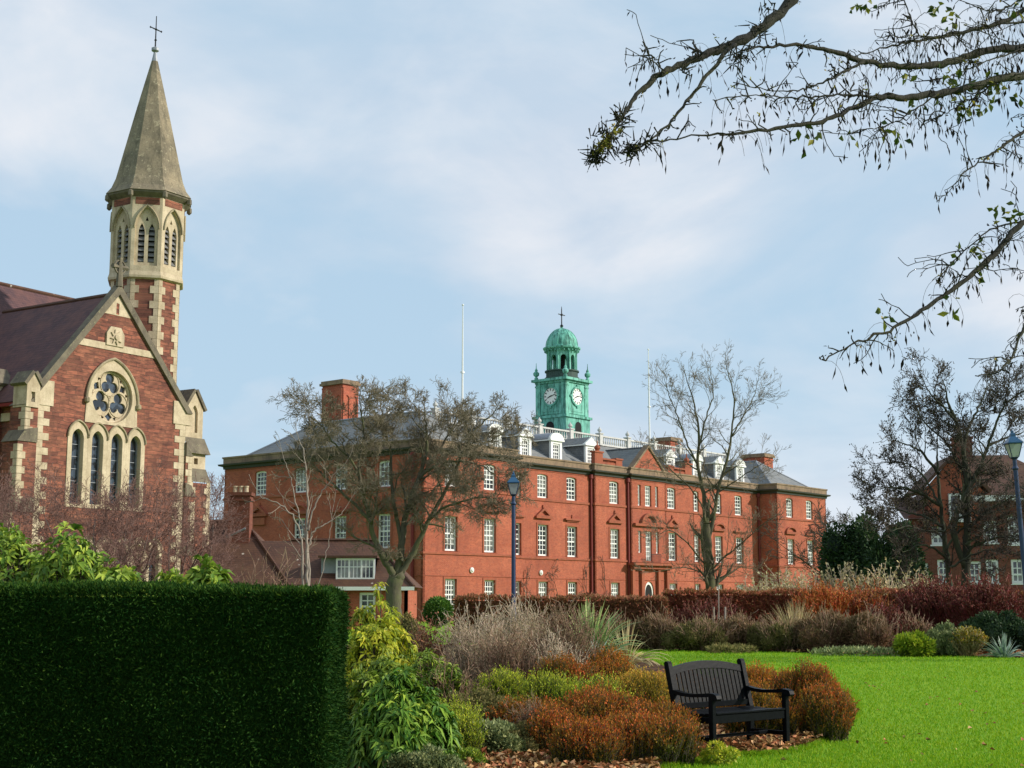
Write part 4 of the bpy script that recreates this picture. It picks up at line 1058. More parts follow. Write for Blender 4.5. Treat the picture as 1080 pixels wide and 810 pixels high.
wd = m.build('window', M['white'], dm); m = MB(); m.add([fr(u, z, .02) for u, z in rect(.05, W-.05, 2.75, zt-.1)], [(0,1,2,3)]); m.build('pane', M['glass'], wd)
# chimney with yellow pots
c0, c1 = LX_(240, 83), LX_(263, 83)
m = MB(); m.box(c0, c1, 2.6, 3.6, 4, 7.6); m.box(c0-.08, c1+.08, 2.52, 3.68, 7.3, 7.42); m.box(c0-.1, c1+.1, 2.5, 3.7, 7.603, 7.8); cm = m.build('chimney', M['brick_dark'], lh)
for k in range(3):
    m = MB(); m.lathe([(.14,7.8),(.12,8.1),(.15,8.12),(.15,8.2)], 10, (c0+.3+k*.32, 3.1)); m.build('chimney_pot', M['cream'], cm)
m = MB(); m.tube([(c0-.05,2.5,5.2),(c1-.2,2.5,5.7)], .07, 5); m.build('flashing', M['lead'], cm)

# ================================================================== HOUSE AT THE RIGHT
rh = empty('brick_house', (24.5, 86, 0), rad(-6), label='brick villa with tile-hung gable, chimney and white windows behind the bare tree at right', cat='house')
def RX_(px): return (px-540)/1517*86-24.5
fr = frame((RX_(962), 0), (1, 0)); ox = RX_(962); Wd = RX_(1140)-ox
def ru(px): return RX_(px)-ox
holes = []; wins = []
for px_, z0, z1, w_ in ((975,2.6,3.7,.6),(996,2.6,3.9,.7),(1028,2.6,3.8,.75),(1046,2.6,3.9,.75),(1072,2.6,3.9,.75),(1100,2.6,3.9,.75),(992,4.9,6.1,.8),(1046,5.0,6.2,.8),(1071,4.9,6.5,.8),(1100,4.9,6.4,.8)):
    wins.append((ru(px_), z0, z1+.1, w_*1.0))
body = [(ru(962),0),(ru(1140),0),(ru(1140),7.75),(ru(1001),7.75),(ru(1001),6.35),(ru(962),6.35)]
wins = [w_ for w_ in wins]
m = MB(); m.plate(fr, [(0,0),(Wd,0),(Wd,7.7),(ru(985),7.7),(ru(985),7.3),(0,6.62)], [rect(u-w_/2, u+w_/2, z0, z1) for u, z0, z1, w_ in wins], -.2, 0)
m.plate(frame((ox, 9), (0, -1)), rect(0, 9, 0, 6.4), [], -.2, 0); m.plate(frame((ox+Wd, 0), (0, 1)), rect(0, 9, 0, 7.7), [], -.2, 0); m.plate(frame((ox+Wd, 9), (-1, 0)), rect(0, Wd, 0, 6.4), [], -.2, 0)
m.build('wall', M['brick_dark'], rh)
for u, z0, z1, w_ in wins: put_window(rh, fr, u, z0, z1, w_, 2, 3, 0, .08)
gx = RX_(1008); ga = 1.75
m = MB(); frg = frame((gx-ga, -.5), (1, 0)); m.plate(frg, [(-.1,7.95),(2*ga+.1,7.95),(ga,10.04)], [], -.3, 0, back=True); m.plate(frg, rect(.3, 2*ga-.3, 6.0, 8.14), [], -.5, -.02); m.build('gable', M['terracotta'], rh)
m = MB(); zr = 10.7; x1 = ox+Wd
m.add([(RX_(985),-.4,7.8),(x1+.4,-.4,7.8),(x1+.4,9.4,7.8),(RX_(985),9.4,7.8),(RX_(1036),4.5,zr),(x1-3,4.5,zr)], [(0,1,5,4),(1,2,5),(2,3,4,5),(3,0,4)])
m.add([(ox-.3,-.3,6.42),(RX_(990),-.3,6.42),(RX_(990),5,8.1),(ox-.3,5,8.1)], [(0,1,2,3)])
slab([(gx-ga-.35,-.75,7.85),(gx,-.75,10.06),(gx,4,10.1),(gx-ga-.35,4,7.95)], m); slab([(gx+ga+.35,-.75,7.95),(gx,-.75,10.1),(gx,4,10.1),(gx+ga+.35,4,7.95)], m)
m.build('roof', M['browntile'], rh)
m = MB(); m.box(RX_(1026), x1+.42, -.5, -.42, 7.45, 7.8); m.build('fascia', M['white'], rh)
bx_ = RX_(1013); m = MB(); frw = frame((bx_-.62, -.85), (1, 0)); m.plate(frw, rect(0, 1.24, 6.2, 7.9), [rect(.1,.56,6.35,7.75), rect(.68,1.14,6.35,7.75)], -.3, 0); wb = m.build('bay_window', M['white'], rh)
m = MB(); m.add([frw(u, z, -.1) for u, z in rect(.05, 1.2, 6.3, 7.8)], [(0,1,2,3)]); m.build('pane', M['glass'], wb)
cxx = RX_(1037); m = MB(); m.box(cxx-.55, cxx+.55, 4, 5, 9, 11.7); m.box(cxx-.65, cxx+.65, 3.9, 5.1, 11.35, 11.5); m.box(cxx-.62, cxx+.62, 3.93, 5.07, 11.703, 11.85); cm = m.build('chimney', M['brick_dark'], rh)

# ================================================================== LAMP POSTS
def lamp(px, ytop, Y, tilt, lab):
    p = at(px, ytop, Y); H = p[2]; o = empty('street_lamp', (p[0]-H*math.sin(tilt), Y, 0), 0, label=lab, cat='street lamp', group='blue lamp posts')
    o.rotation_euler = (0, tilt, 0); z = H-.86
    m = MB(); m.lathe([(.17,0),(.17,.25),(.12,.35),(.12,1.1),(.085,1.2),(.075,1.4),(.065,z-.35),(.10,z-.3),(.06,z-.22),(.06,z-.04),(.11,z)], 12); m.build('post', M['bluepaint'], o, smooth=False)
    m = MB(); m.box(-.34, .34, -.018, .018, z-.55, z-.52); m.build('ladder_bar', M['bluepaint'], o) if 0 else None
    b, t_, z0, z1 = .10, .195, z+.03, z+.42
    m = MB(); m.lathe([(.11,z),(b*1.414,z+.02),(b*1.414,z0)], 4, (0, 0), math.pi/4)
    for k in range(4):
        a = math.pi/4+k*math.pi/2; m.tube([(b*1.414*math.cos(a), b*1.414*math.sin(a), z0), (t_*1.414*math.cos(a), t_*1.414*math.sin(a), z1)], .014, 5)
    for k in range(4):
        a = math.pi/4+k*math.pi/2; a2 = a+math.pi/2; m.tube([(t_*1.414*math.cos(a), t_*1.414*math.sin(a), z1), (t_*1.414*math.cos(a2), t_*1.414*math.sin(a2), z1)], .018, 5)
    fr_ = m.build('lantern_frame', M['bluepaint'], o)
    m = MB(); m.lathe([(b*1.38,z0),(t_*1.38,z1-.003)], 4, (0, 0), math.pi/4); m.build('lantern_glass', M['lampglass'], o)
    m = MB(); m.lathe([(t_*1.53,z1),(t_*1.55,z1+.03),(.15,z1+.17),(.10,z1+.21),(.10,z1+.27),(.06,z1+.32)], 4, (0, 0), math.pi/4)
    m.lathe([(.04,z1+.32),(.05,z1+.35),(.02,z1+.38),(.012,z1+.44)], 8); m.build('lantern_roof', M['lampblue'], o)
lamp(541.5, 496.5, 50, 0, 'slender dark blue lamp post with lantern before the main brick facade')
lamp(1067, 452, 41, rad(-2.2), 'taller-looking leaning blue lamp post at the right edge, before the villa')

# ================================================================== BENCH
def bench():
    FR = np.array(gpt(829.7, 791.6)); d_ = np.array((.765, .644)); L = 1.17
    FL = FR-d_*L; mid = (FR+FL)/2; o = empty('garden_bench', (mid[0], mid[1], 0), math.atan2(d_[1], d_[0]),
        label='black slatted wooden garden bench with curved arms at the lawn edge', cat='bench')
    # local: x along the bench, front at y=0, back towards +y
    mat = M['benchwood']; hx = L/2; D = .50
    for s_ in (-1, 1):
        m = MB(); m.cbox(s_*hx-.03, s_*hx+.03, -.03, .03, 0, .615); m.build('leg', mat, o)
        # rear post: vertical to the seat then raked back
        m = MB(); x = s_*hx; prof = [(D-.03,0),(D+.035,0),(D+.03,.42),(D+.15,.93),(D+.135,.955),(D+.10,.955),(D+.085,.93),(D-.035,.42)]
        n = len(prof); m.add([(x-.03, y, z) for y, z in prof]+[(x+.03, y, z) for y, z in prof], [tuple(range(n)), tuple(range(2*n-1, n-1, -1))]+[(i, n+i, n+(i+1) % n, (i+1) % n) for i in range(n)])
        m.build('leg', mat, o)
        # arm rest: gently curved, rounded scroll at the front
        P = [(-.10,.598),(-.085,.632),(-.05,.648),(.02,.652),(.14,.640),(.28,.632),(.40,.640),(D+.02,.662)]
        Bt = [(-.10,.590),(-.085,.575),(-.05,.575),(.02,.612),(.14,.604),(.28,.597),(.40,.604),(D+.02,.622)]
        m = MB(); k = len(P); w_ = .036
        V = [(x-w_, y, z) for y, z in P]+[(x+w_, y, z) for y, z in P]+[(x-w_, y, z) for y, z in Bt]+[(x+w_, y, z) for y, z in Bt]
        Fs = []
        for i in range(k-1): Fs += [(i, i+1, k+i+1, k+i), (2*k+i, 3*k+i, 3*k+i+1, 2*k+i+1), (i, 2*k+i, 2*k+i+1, i+1), (k+i, k+i+1, 3*k+i+1, 3*k+i)]
        Fs += [(0, k, 3*k, 2*k), (k-1, 3*k-1, 4*k-1, 2*k-1)]; m.add(V, Fs); m.build('arm_rest', mat, o)
        m = MB(); m.cbox(x-.017, x+.017, .032, D-.034, .16, .205, .004); m.cbox(x-.015, x+.015, .032, D-.034, .34, .405, .004); m.build('side_rail', mat, o)
    # seat
    m = MB()
    for i, y in enumerate(np.linspace(.0, D-.06, 7)):
        z = .43-.018*math.sin(math.pi*i/6); m.cbox(-hx+(.034 if i in (0,6) else -.0), hx-(.034 if i in (0,6) else -.0), y-.03, y+.034, z, z+.022, .005)
    m.build('seat', mat, o)
    m = MB(); m.cbox(-hx+.031, hx-.031, -.014, .014, .34, .427, .004); m.cbox(-hx+.031, hx-.031, D-.02, D+.012, .34, .42, .004); m.build('apron', mat, o)
    m = MB(); m.cbox(-hx+.018, hx-.018, D*.5-.02, D*.5+.02, .165, .2, .004); m.build('stretcher', mat, o)
    # back: arched crest rail, lower rail, slats
    def ypost(z): return D+.0+(z-.42)*.235
    m = MB(); n = 16; V = []; Fs = []
    for i in range(n+1):
        x = -hx+.03+(L-.06)*i/n; a = 1-((i-n/2)/(n/2))**2; zt = .885+.065*a; zb_ = .815+.055*a
        for (z, off) in ((zb_, -.018), (zt, -.018), (zt, .022), (zb_, .022)): V.append((x, ypost(z)+off, z))
    for i in range(n):
        for q in range(4): Fs.append((i*4+q, i*4+(q+1) % 4, i*4+4+(q+1) % 4, i*4+4+q))
    Fs += [(0,1,2,3), (n*4+3,n*4+2,n*4+1,n*4)]; m.add(V, Fs); m.build('crest_rail', mat, o)
    m = MB(); y = ypost(.48); m.cbox(-hx+.03, hx-.03, y-.018, y+.018, .46, .52, .004); m.build('lower_rail', mat, o)
    for i in range(17):
        x = -hx+.03+(L-.06)*(i+.5)/17; a = 1-((x)/(hx))**2; z1 = .825+.05*a; m = MB(); w_ = .0235
        y0, y1 = ypost(.5), ypost(z1)
        V = [(x-w_,y0-.008,.5),(x+w_,y0-.008,.5),(x+w_,y0+.008,.5),(x-w_,y0+.008,.5),(x-w_,y1-.008,z1),(x+w_,y1-.008,z1),(x+w_,y1+.008,z1),(x-w_,y1+.008,z1)]
        m.add(V, [(0,3,2,1),(4,5,6,7),(0,1,5,4),(1,2,6,5),(2,3,7,6),(3,0,4,7)]); m.build('back_slat', mat, o)
bench()

# ================================================================== TREES
def norm3(v): return v/(np.linalg.norm(v)+1e-9)
def grow(out, p, d, L, r, lvl, PR, rng):
    """out: dict of lists by level of segments"""
    n = PR['n'][lvl]; pts = [p]; rs = [r]; st = L/n
    for i in range(n):
        d = norm3(d+rng.normal(0, PR['wig'][lvl], 3)+np.array((0, 0, PR['up'][lvl]))*(.5+i/n)); p2 = p+d*st
        r2 = max(r*(1-.85*(i+1)/n), PR['rmin']); out.append((*p, *p2, rs[-1], r2, lvl)); p = p2; pts.append(p); rs.append(r2)
        if lvl < PR['max']:
            for _ in range(PR['ch'][lvl]):
                if rng.random() < PR['pc'][lvl] and i >= PR.get('skip', [0]*9)[lvl]:
                    ax = rng.normal(0, 1, 3); ax = norm3(ax-d*np.dot(ax, d)); an = rng.uniform(*PR['ang'][lvl])
                    cd = norm3(d*math.cos(an)+ax*math.sin(an)+np.array((0, 0, PR.get('lift', [0]*9)[lvl])))
                    grow(out, p, cd, L*rng.uniform(*PR['lr'][lvl])*(1-.35*i/n), max(rs[-1]*rng.uniform(.45, .7), PR['rmin']), lvl+1, PR, rng)
    return pts
def limb_pts(pl, Y0, dY, m=5):
    P = [at(x, y, Y0+dY*(i/(len(pl)-1))**1.2) for i, (x, y) in enumerate(pl)]
    return cat(P, m)
def tree_from_limbs(name, base, limbs, PR, mt, mtw, lab, cat_, seed, kspawn=.5, tip=True, group=None, trunk_k=9, leaf=None, l0=2.6, pend=1, sp0=.22, zmin=0, tipf=.8):
    """limbs: list of (px polyline, Y0, dY, r0, r1)"""
    rng = np.random.default_rng(seed); o = empty(name, (base[0], base[1], 0), 0, label=lab, cat=cat_)
    if group: o['group'] = group
    tm = MB(); tw = []
    off = np.array((base[0], base[1], 0))
    for (pl, Y0, dY, r0, r1) in limbs:
        P = limb_pts(pl, Y0, dY); n = len(P); rs = [r0+(r1-r0)*(i/(n-1))**.8 for i in range(n)]
        P = [p+rng.normal(0, .02, 3) for p in P]
        tm.tube([p-off for p in P], rs, trunk_k)
        for i in range(int(n*sp0), n):
            for _ in range(pend):
                if rng.random() < kspawn:
                    d = norm3(P[min(i+1, n-1)]-P[i-1]); ax = rng.normal(0, 1, 3); ax = norm3(ax-d*np.dot(ax, d)); an = rng.uniform(.5, 1.25)
                    cd = norm3(d*math.cos(an)+ax*math.sin(an)); grow(tw, P[i], cd, l0*rng.uniform(.6, 1.15)*(1.1-.4*i/n), rs[i]*.55, 0, PR, rng)
        if tip: grow(tw, P[-1], norm3(P[-1]-P[-3]), l0*tipf, r1, 0, PR, rng)
    tm.build('trunk', mt, o, smooth=True)
    S = np.array(tw); S[:, :3] -= off; S[:, 3:6] -= off; S = S[S[:, 5] > zmin]
    big = S[S[:, 8] == 0]; sm = S[S[:, 8] > 0]
    if len(big): segs_obj('crown_limbs', big[:, :8], mt, o, 5)
    segs_obj('crown', sm[:, :8], mtw, o, 3)
    if leaf:
        mat, nl, lvl, L, W, dr = leaf; cand = sm[sm[:, 8] >= lvl]; i = rng.integers(0, len(cand), nl)
        P = cand[i, 3:6]; D = np.stack([rng.normal(0, .5, nl), rng.normal(0, .5, nl), -np.ones(nl)*dr+rng.normal(0, .4, nl)], 1)
        # clustered
        V = leaf_V(P+rng.normal(0, .05, (nl, 3)), D, rng.uniform(.6, 1.3, nl)*L, W, rng)
        quads_mesh('leaves', V, 4, Q4, rng.random(nl), mat, o)
    return o

# --- big spreading tree before the left wing
PR1 = dict(n=[7,6,5,3], wig=[.15,.14,.13,.12], up=[.05,.04,.0,-.05], rmin=.0075, max=3, ch=[2,2,1,0], pc=[.72,.58,.72,0], ang=[(.5,1.2),(.4,1.1),(.4,1.1)], lr=[(.42,.7),(.45,.7),(.5,.75)], skip=[1,0,0,0])
B1 = at(418, 640, 60)
lim1 = [
 ([(416,655),(415,630),(417,612),(419,606)], 60, 0, 0.339, 0.330),
 ([(418,614),(412,602),(404,588),(394,568),(389,545),(383,522),(377,498),(366,478)], 60, -.8, 0.185, 0.041),
 ([(419,606),(423,580),(426,555),(432,530),(441,505),(450,478),(450,455),(448,436)], 60, .5, 0.185, 0.033),
 ([(421,606),(429,594),(441,572),(453,547),(470,518),(486,482),(500,456),(518,438)], 60, -.6, 0.155, 0.029),
 ([(424,576),(418,545),(413,515),(412,480),(406,452),(402,430)], 60, 1.2, 0.111, 0.025),
 ([(390,548),(372,530),(352,512),(335,495),(322,482)], 59.5, 1.5, 0.081, 0.025),
 ([(383,520),(378,490),(384,460),(382,440),(380,424)], 59.3, -1, 0.074, 0.021),
 ([(453,547),(470,535),(492,528),(512,524),(530,530)], 59.5, -1.6, 0.068, 0.021),
 ([(441,505),(462,490),(485,486),(505,490),(522,500)], 60.2, -2, 0.074, 0.021),
 ([(432,530),(446,500),(466,470),(479,448),(484,432)], 60.2, 2.2, 0.074, 0.021),
 ([(366,480),(350,465),(338,448),(328,440)], 59.2, -1.2, 0.049, 0.017),
 ([(486,478),(505,470),(522,462),(534,455)], 59.6, .8, 0.049, 0.017),
 ([(405,590),(392,560),(398,520),(390,490),(360,455)], 60.4, 2.6, 0.074, 0.017),
 ([(426,556),(440,540),(458,515),(470,500),(476,470)], 60, 2.8, 0.062, 0.017),
]
tree_from_limbs('bare_tree', B1, lim1, PR1, M['bark'], M['barktwig'], 'broad bare tree with forked mossy trunk and dense drooping twigs before the left wing', 'tree', 11, .66, l0=1.75, trunk_k=10, sp0=.36, zmin=3.3, tipf=.45)
# --- tall tree before the right half of the facade
PR2 = dict(n=[7,5,4,3], wig=[.12,.12,.12,.12], up=[.12,.10,.06,.03], rmin=.0065, max=3, ch=[1,1,1,0], pc=[.85,.75,.7,0], ang=[(.4,.9),(.4,.9),(.4,.9)], lr=[(.4,.62),(.4,.6),(.4,.6)], skip=[1,0,0,0])
lim2 = [
 ([(750,650),(750,622),(748,600),(746,575),(744,552)], 75, 0, 0.267, 0.261),
 ([(745,556),(742,520),(736,490),(737,458),(733,430),(726,405)], 75, .4, 0.139, 0.026),
 ([(746,575),(752,548),(759,510),(766,487),(772,455),(774,420),(768,394)], 75, -.5, 0.128, 0.022),
 ([(736,490),(724,465),(715,440),(707,420),(703,408)], 75, -1.2, 0.058, 0.017),
 ([(738,470),(745,440),(752,415),(750,395)], 75, 1.5, 0.058, 0.017),
 ([(772,460),(783,440),(792,425),(798,410)], 74.6, 1, 0.046, 0.017),
 ([(748,600),(735,585),(722,570),(708,560),(698,562)], 75, -1.5, 0.058, 0.017),
 ([(748,605),(764,588),(780,575),(796,560),(806,552)], 75, -1.3, 0.058, 0.017),
 ([(750,612),(735,602),(718,598),(700,602)], 75, -2, 0.046, 0.017),
 ([(750,612),(768,606),(782,598),(800,602)], 75, 1.6, 0.046, 0.017),
 ([(744,540),(728,515),(712,500),(700,486),(690,480)], 75, -2, 0.046, 0.017),
 ([(757,520),(775,508),(792,496),(806,488)], 75, -1.6, 0.041, 0.017)]
tree_from_limbs('bare_tree', at(750, 640, 75), lim2, PR2, M['barkolive'], M['barktwig'], 'tall bare tree with upright crown before the right half of the facade', 'tree', 5, .75, l0=1.75, zmin=2.4)
# --- spreading tree at the right with dark withered leaves
PR3 = dict(n=[6,5,4,3], wig=[.20,.18,.18,.2], up=[.10,.10,.10,0], rmin=.010, max=2, ch=[2,2,1,0], pc=[.7,.75,.7,0], ang=[(.5,1.1),(.4,1.1),(.4,1.1)], lr=[(.42,.7),(.45,.7),(.4,.6)], skip=[1,0,0,0])
lim3 = [
 ([(1018,650),(1019,610),(1020,560),(1020,508),(1016,476),(1009,445),(1000,425)], 62, 0, .24, .05),
 ([(1002,650),(1001,610),(997,570),(992,534),(990,500),(988,480)], 62.6, 1.2, .17, .04),
 ([(1019,600),(1006,560),(1014,530),(1030,500),(1042,470),(1052,445),(1060,425)], 62, -1, .15, .035),
 ([(1016,476),(1022,450),(1032,430),(1040,410)], 62, 1.2, .09, .025),
 ([(1009,445),(996,430),(984,418),(976,408)], 62, -1, .07, .02),
 ([(990,500),(975,480),(960,470),(945,465)], 62.6, -1.2, .08, .02),
 ([(992,534),(970,520),(950,514),(932,515)], 62.8, -1, .09, .02),
 ([(995,556),(975,545),(955,540),(938,535)], 62.5, 1.8, .08, .02),
 ([(1019,560),(1040,540),(1060,528),(1080,520)], 62, -1.6, .09, .02),
 ([(1018,580),(1036,572),(1056,566),(1078,570)], 62, -2, .08, .02),
 ([(1042,470),(1062,462),(1082,455)], 61.4, 1, .07, .02),
 ([(1000,590),(984,578),(970,575),(955,582)], 62.5, -2, .07, .02),
 ([(1060,425),(1075,415),(1090,405)], 61, .5, .05, .02),
 ([(1020,508),(1000,470),(975,445),(965,430)], 62, 2.2, .07, .02),
 ([(1001,600),(1020,588),(1044,580),(1066,585)], 61.5, -1, .06, .02),
 ([(998,580),(1012,560),(1036,548),(1058,545)], 61.8, .8, .06, .02),
 ([(1018,575),(1040,560),(1062,550),(1086,548)], 61.5, 1.6, .07, .02),
 ([(997,560),(978,560),(958,555),(940,560)], 61.5, -1.6, .06, .02),
 ([(992,534),(976,505),(958,490),(936,487)], 62, 1.5, .06, .02)]
tree_from_limbs('withered_tree', at(1012, 640, 62), lim3, PR3, M['barkdark'], M['twigdark'], 'flat-topped tree with two trunks and dark withered leaf clusters before the villa', 'tree', 9, .5, l0=1.7, leaf=(M['darkleaf'], 15000, 2, .105, .055, .6))
# --- pale multi-stem young tree
PR4 = dict(n=[6,5,4], wig=[.10,.14,.2], up=[.10,.06,.05], rmin=.008, max=2, ch=[1,1,0], pc=[.7,.6,0], ang=[(.4,.8),(.4,.8)], lr=[(.35,.55),(.4,.6)], skip=[2,1,0])
lim4 = [
 ([(324,640),(324,600),(323,570),(324,545),(324,515),(322,490),(319,470)], 50, 0, 0.068, 0.016),
 ([(321,640),(319,605),(318,570),(312,550),(300,535),(285,528),(274,524)], 50, -.5, 0.054, 0.012),
 ([(326,640),(326,600),(326,572),(334,558),(348,550),(362,540)], 50, .4, 0.051, 0.012),
 ([(323,568),(316,545),(311,525),(307,505),(300,486)], 50, .5, 0.034, 0.010),
 ([(325,560),(332,535),(340,518),(350,505),(360,492)], 50, -.5, 0.034, 0.010),
 ([(330,640),(341,600),(347,570),(350,545)], 50.3, .2, 0.020, 0.008)]
tree_from_limbs('young_tree', at(324, 640, 50), lim4, PR4, M['birch'], M['barktwig'], 'slender pale-barked young tree behind the dark hedge before the tiled roof', 'tree', 21, .28, l0=1.1)
# --- three plum-coloured small trees in front of the church
def fan_tree(px, ytop, Y, spread, seed, lab, name='bare_tree', mt=None, mtw=None, nl=9, r0=.085, l0=1.15, PRx=None, lean=0, ang0=1.0):
    rng = np.random.default_rng(seed); b = at(px, 640, Y); top = at(px, ytop, Y)[2]
    o = empty(name, (b[0], Y, 0), 0, label=lab, cat='tree')
    tm = MB(); tw = []; fork = top*.22
    tm.tube([(0,0,0),(.03,0,fork*.5),(0,.02,fork*1.05)], [r0*1.4, r0*1.1, r0], 8)
    PRt = PRx or dict(n=[6,5,5,4], wig=[.13,.13,.13,.13], up=[.06,.05,.03,.0], rmin=.0045, max=3, ch=[1,1,1,0], pc=[.9,.75,.7,0], ang=[(.35,.85),(.4,1.0),(.4,1.0)], lr=[(.5,.75),(.45,.7),(.45,.65)], skip=[1,0,0,0])
    for k in range(nl):
        a = k*2*math.pi/nl+rng.uniform(-.3, .3); an = rng.uniform(.25, ang0); L = (top-fork)*rng.uniform(.6, .88)
        d = np.array((math.sin(an)*math.cos(a)*spread+lean, math.sin(an)*math.sin(a), math.cos(an))); d = norm3(d); p = np.array((0, 0, fork*rng.uniform(.8, 1.03))); pts = [p]
        for i in range(6):
            d = norm3(d+rng.normal(0, .12, 3)+np.array((0, 0, .05))); p = p+d*L/6; pts.append(p)
        rs = [r0*.6*(1-.8*i/6) for i in range(7)]; tm.tube(pts, rs, 6)
        for i in range(2, 7):
            for _ in range(2):
                ax = rng.normal(0, 1, 3); dd = norm3(pts[i]-pts[i-1]); ax = norm3(ax-dd*np.dot(ax, dd)); an2 = rng.uniform(.4, .9)
                grow(tw, pts[i], norm3(dd*math.cos(an2)+ax*math.sin(an2)), l0*rng.uniform(.6, 1.1), rs[i]*.6, 0, PRt, rng)
        grow(tw, pts[-1], d, l0*.8, rs[-1], 0, PRt, rng)
    tm.build('trunk', mt, o, smooth=True); S = np.array(tw); ok = S[:, 5] > .1; segs_obj('crown', S[ok][:, :8], mtw, o, 3); return o
fan_tree(22, 492, 36, 1.35, 31, 'bare plum-twigged tree at the left edge before the church', mt=M['twigplum'], mtw=M['twigred'])
fan_tree(112, 486, 34, 1.3, 32, 'bare plum-twigged tree in the middle before the church arcade', mt=M['twigplum'], mtw=M['twigred'])
fan_tree(178, 505, 37, 1.25, 33, 'bare plum-twigged tree at the right corner of the church', mt=M['twigplum'], mtw=M['twigred'], l0=1.05)
# --- fine bare tree at the far right edge (trunk outside the photo)
fan_tree(1215, 262, 38, 1.0, 41, 'fine-twigged bare tree reaching in from the right edge', mt=M['barkdark'], mtw=M['twigdark'], nl=8, r0=.13, l0=1.7, ang0=.8)
# --- small bare trees far behind
fan_tree(228, 560, 150, 1.4, 51, 'faint bare tree seen between church and brick building', mt=M['barkdark'], mtw=M['barktwig'], nl=7, r0=.2, l0=2.2, PRx=dict(n=[5,4,3], wig=[.15,.2,.2], up=[.06,.04,.02], rmin=.02, max=2, ch=[2,1,0], pc=[.7,.8,0], ang=[(.4,.9),(.4,1)], lr=[(.5,.7),(.5,.7)], skip=[0,0,0]))
fan_tree(892, 522, 110, 1.3, 52, 'small bare tree beyond the evergreen right of the brick building', mt=M['barkdark'], mtw=M['twigdark'], nl=8, r0=.16, l0=1.6, PRx=dict(n=[5,4,3], wig=[.15,.2,.2], up=[.06,.04,.02], rmin=.018, max=2, ch=[2,1,0], pc=[.7,.8,0], ang=[(.4,.9),(.4,1)], lr=[(.5,.7),(.5,.7)], skip=[0,0,0]))

# ------------------------------------------------------------------ leafy volumes
def lobes(rng, cx, cy, rx, ry, h, n=7, zb=0.0):
    if n == 0: return [(cx, cy, h-rx, rx, rx, rx)]
    L = [(cx, cy, zb+h*.34, rx*.68, ry*.68, h*.42)]
    for k in range(n*2+3):
        a = rng.uniform(0, 2*math.pi); q = rng.random()**.6*.82; r = rng.uniform(.17, .36); c_ = h*rng.uniform(.18, .36)
        t_ = h*(1-.55*q*q)*rng.uniform(.72, 1.04); L.append((cx+rx*q*math.cos(a), cy+ry*q*math.sin(a), zb+max(t_-c_, c_*.3), rx*r, ry*r, c_))
    return L
def lobe_points(rng, L, n, inner=.25):
    w_ = np.array([l[3]*l[5]+l[4]*l[3] for l in L]); w_ /= w_.sum(); idx = rng.choice(len(L), n, p=w_); A = np.array(L)[idx]
    D = rdir(n, rng); s = 1-inner*rng.random(n)**1.5
    s = s+rng.normal(0, .07, n); P = A[:, :3]+D*A[:, 3:6]*s[:, None]; keep = P[:, 2] > .02
    N_ = unit(D/A[:, 3:6]); depth = np.ones(n)
    for l in L:
        q = ((P-np.array(l[:3]))/np.array(l[3:6])); qq = (q**2).sum(1); keep &= ~(qq < .55)
    return P[keep], N_[keep]
def core(mb, L, f=.72):
    for (x, y, z, a, b, c_) in L:
        prof = []
        V = []; n = 10; mm = 6; Fs = []
        for i in range(mm+1):
            q = -math.pi/2+math.pi*i/mm
            for k in range(n):
                r_ = f*(1+RNG.uniform(-.06, .06)); V.append((x+a*r_*math.cos(q)*math.cos(2*math.pi*k/n), y+b*r_*math.cos(q)*math.sin(2*math.pi*k/n), max(.0, z+c_*r_*math.sin(q))))
        for i in range(mm):
            for k in range(n): j = (k+1) % n; Fs.append((i*n+k, i*n+j, i*n+n+j, i*n+n+k))
        mb.add(V, Fs)
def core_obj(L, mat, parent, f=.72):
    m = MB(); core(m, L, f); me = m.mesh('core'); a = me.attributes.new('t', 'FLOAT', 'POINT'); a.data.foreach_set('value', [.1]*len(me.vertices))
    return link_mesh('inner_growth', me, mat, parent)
def leaf_bush(name, px, ytop, Y, rpx, mat, n, Ls, Ws, lab, cat_='shrub', seed=1, group=None, up=.4, nl=7, ry=None, inner=.3, cr=True, droop=0, htop=None, five=False, corem=None):
    rng = np.random.default_rng(seed); p = at(px, ytop, Y); h = max(.12, p[2]); rx = rpx/1517*Y; ryy = ry or rx*.85
    o = empty(name, (p[0], Y, 0), 0, label=lab, cat=cat_)
    if group: o['group'] = group
    L = lobes(rng, 0, 0, rx, ryy, h, nl)
    P, N_ = lobe_points(rng, L, int(n*1.7), inner); m_ = min(n, len(P)); P = P[:m_]; N_ = N_[:m_]
    D = unit(N_*.8+rng.normal(0, .55, (m_, 3))+np.array((0, 0, up)))
    V = leaf_V(P, D, rng.uniform(.6, 1.3, m_)*Ls, Ws*rng.uniform(.8, 1.2, m_), rng, droop=droop, five=five, fold=.25)
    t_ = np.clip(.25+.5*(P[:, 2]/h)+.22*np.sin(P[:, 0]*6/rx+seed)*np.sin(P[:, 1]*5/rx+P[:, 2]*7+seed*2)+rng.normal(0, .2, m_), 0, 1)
    quads_mesh('foliage', V, 5 if five else 4, Q5 if five else Q4, t_, mat, o)
    if cr: core_obj(L, corem or mat, o, .78)
    return o
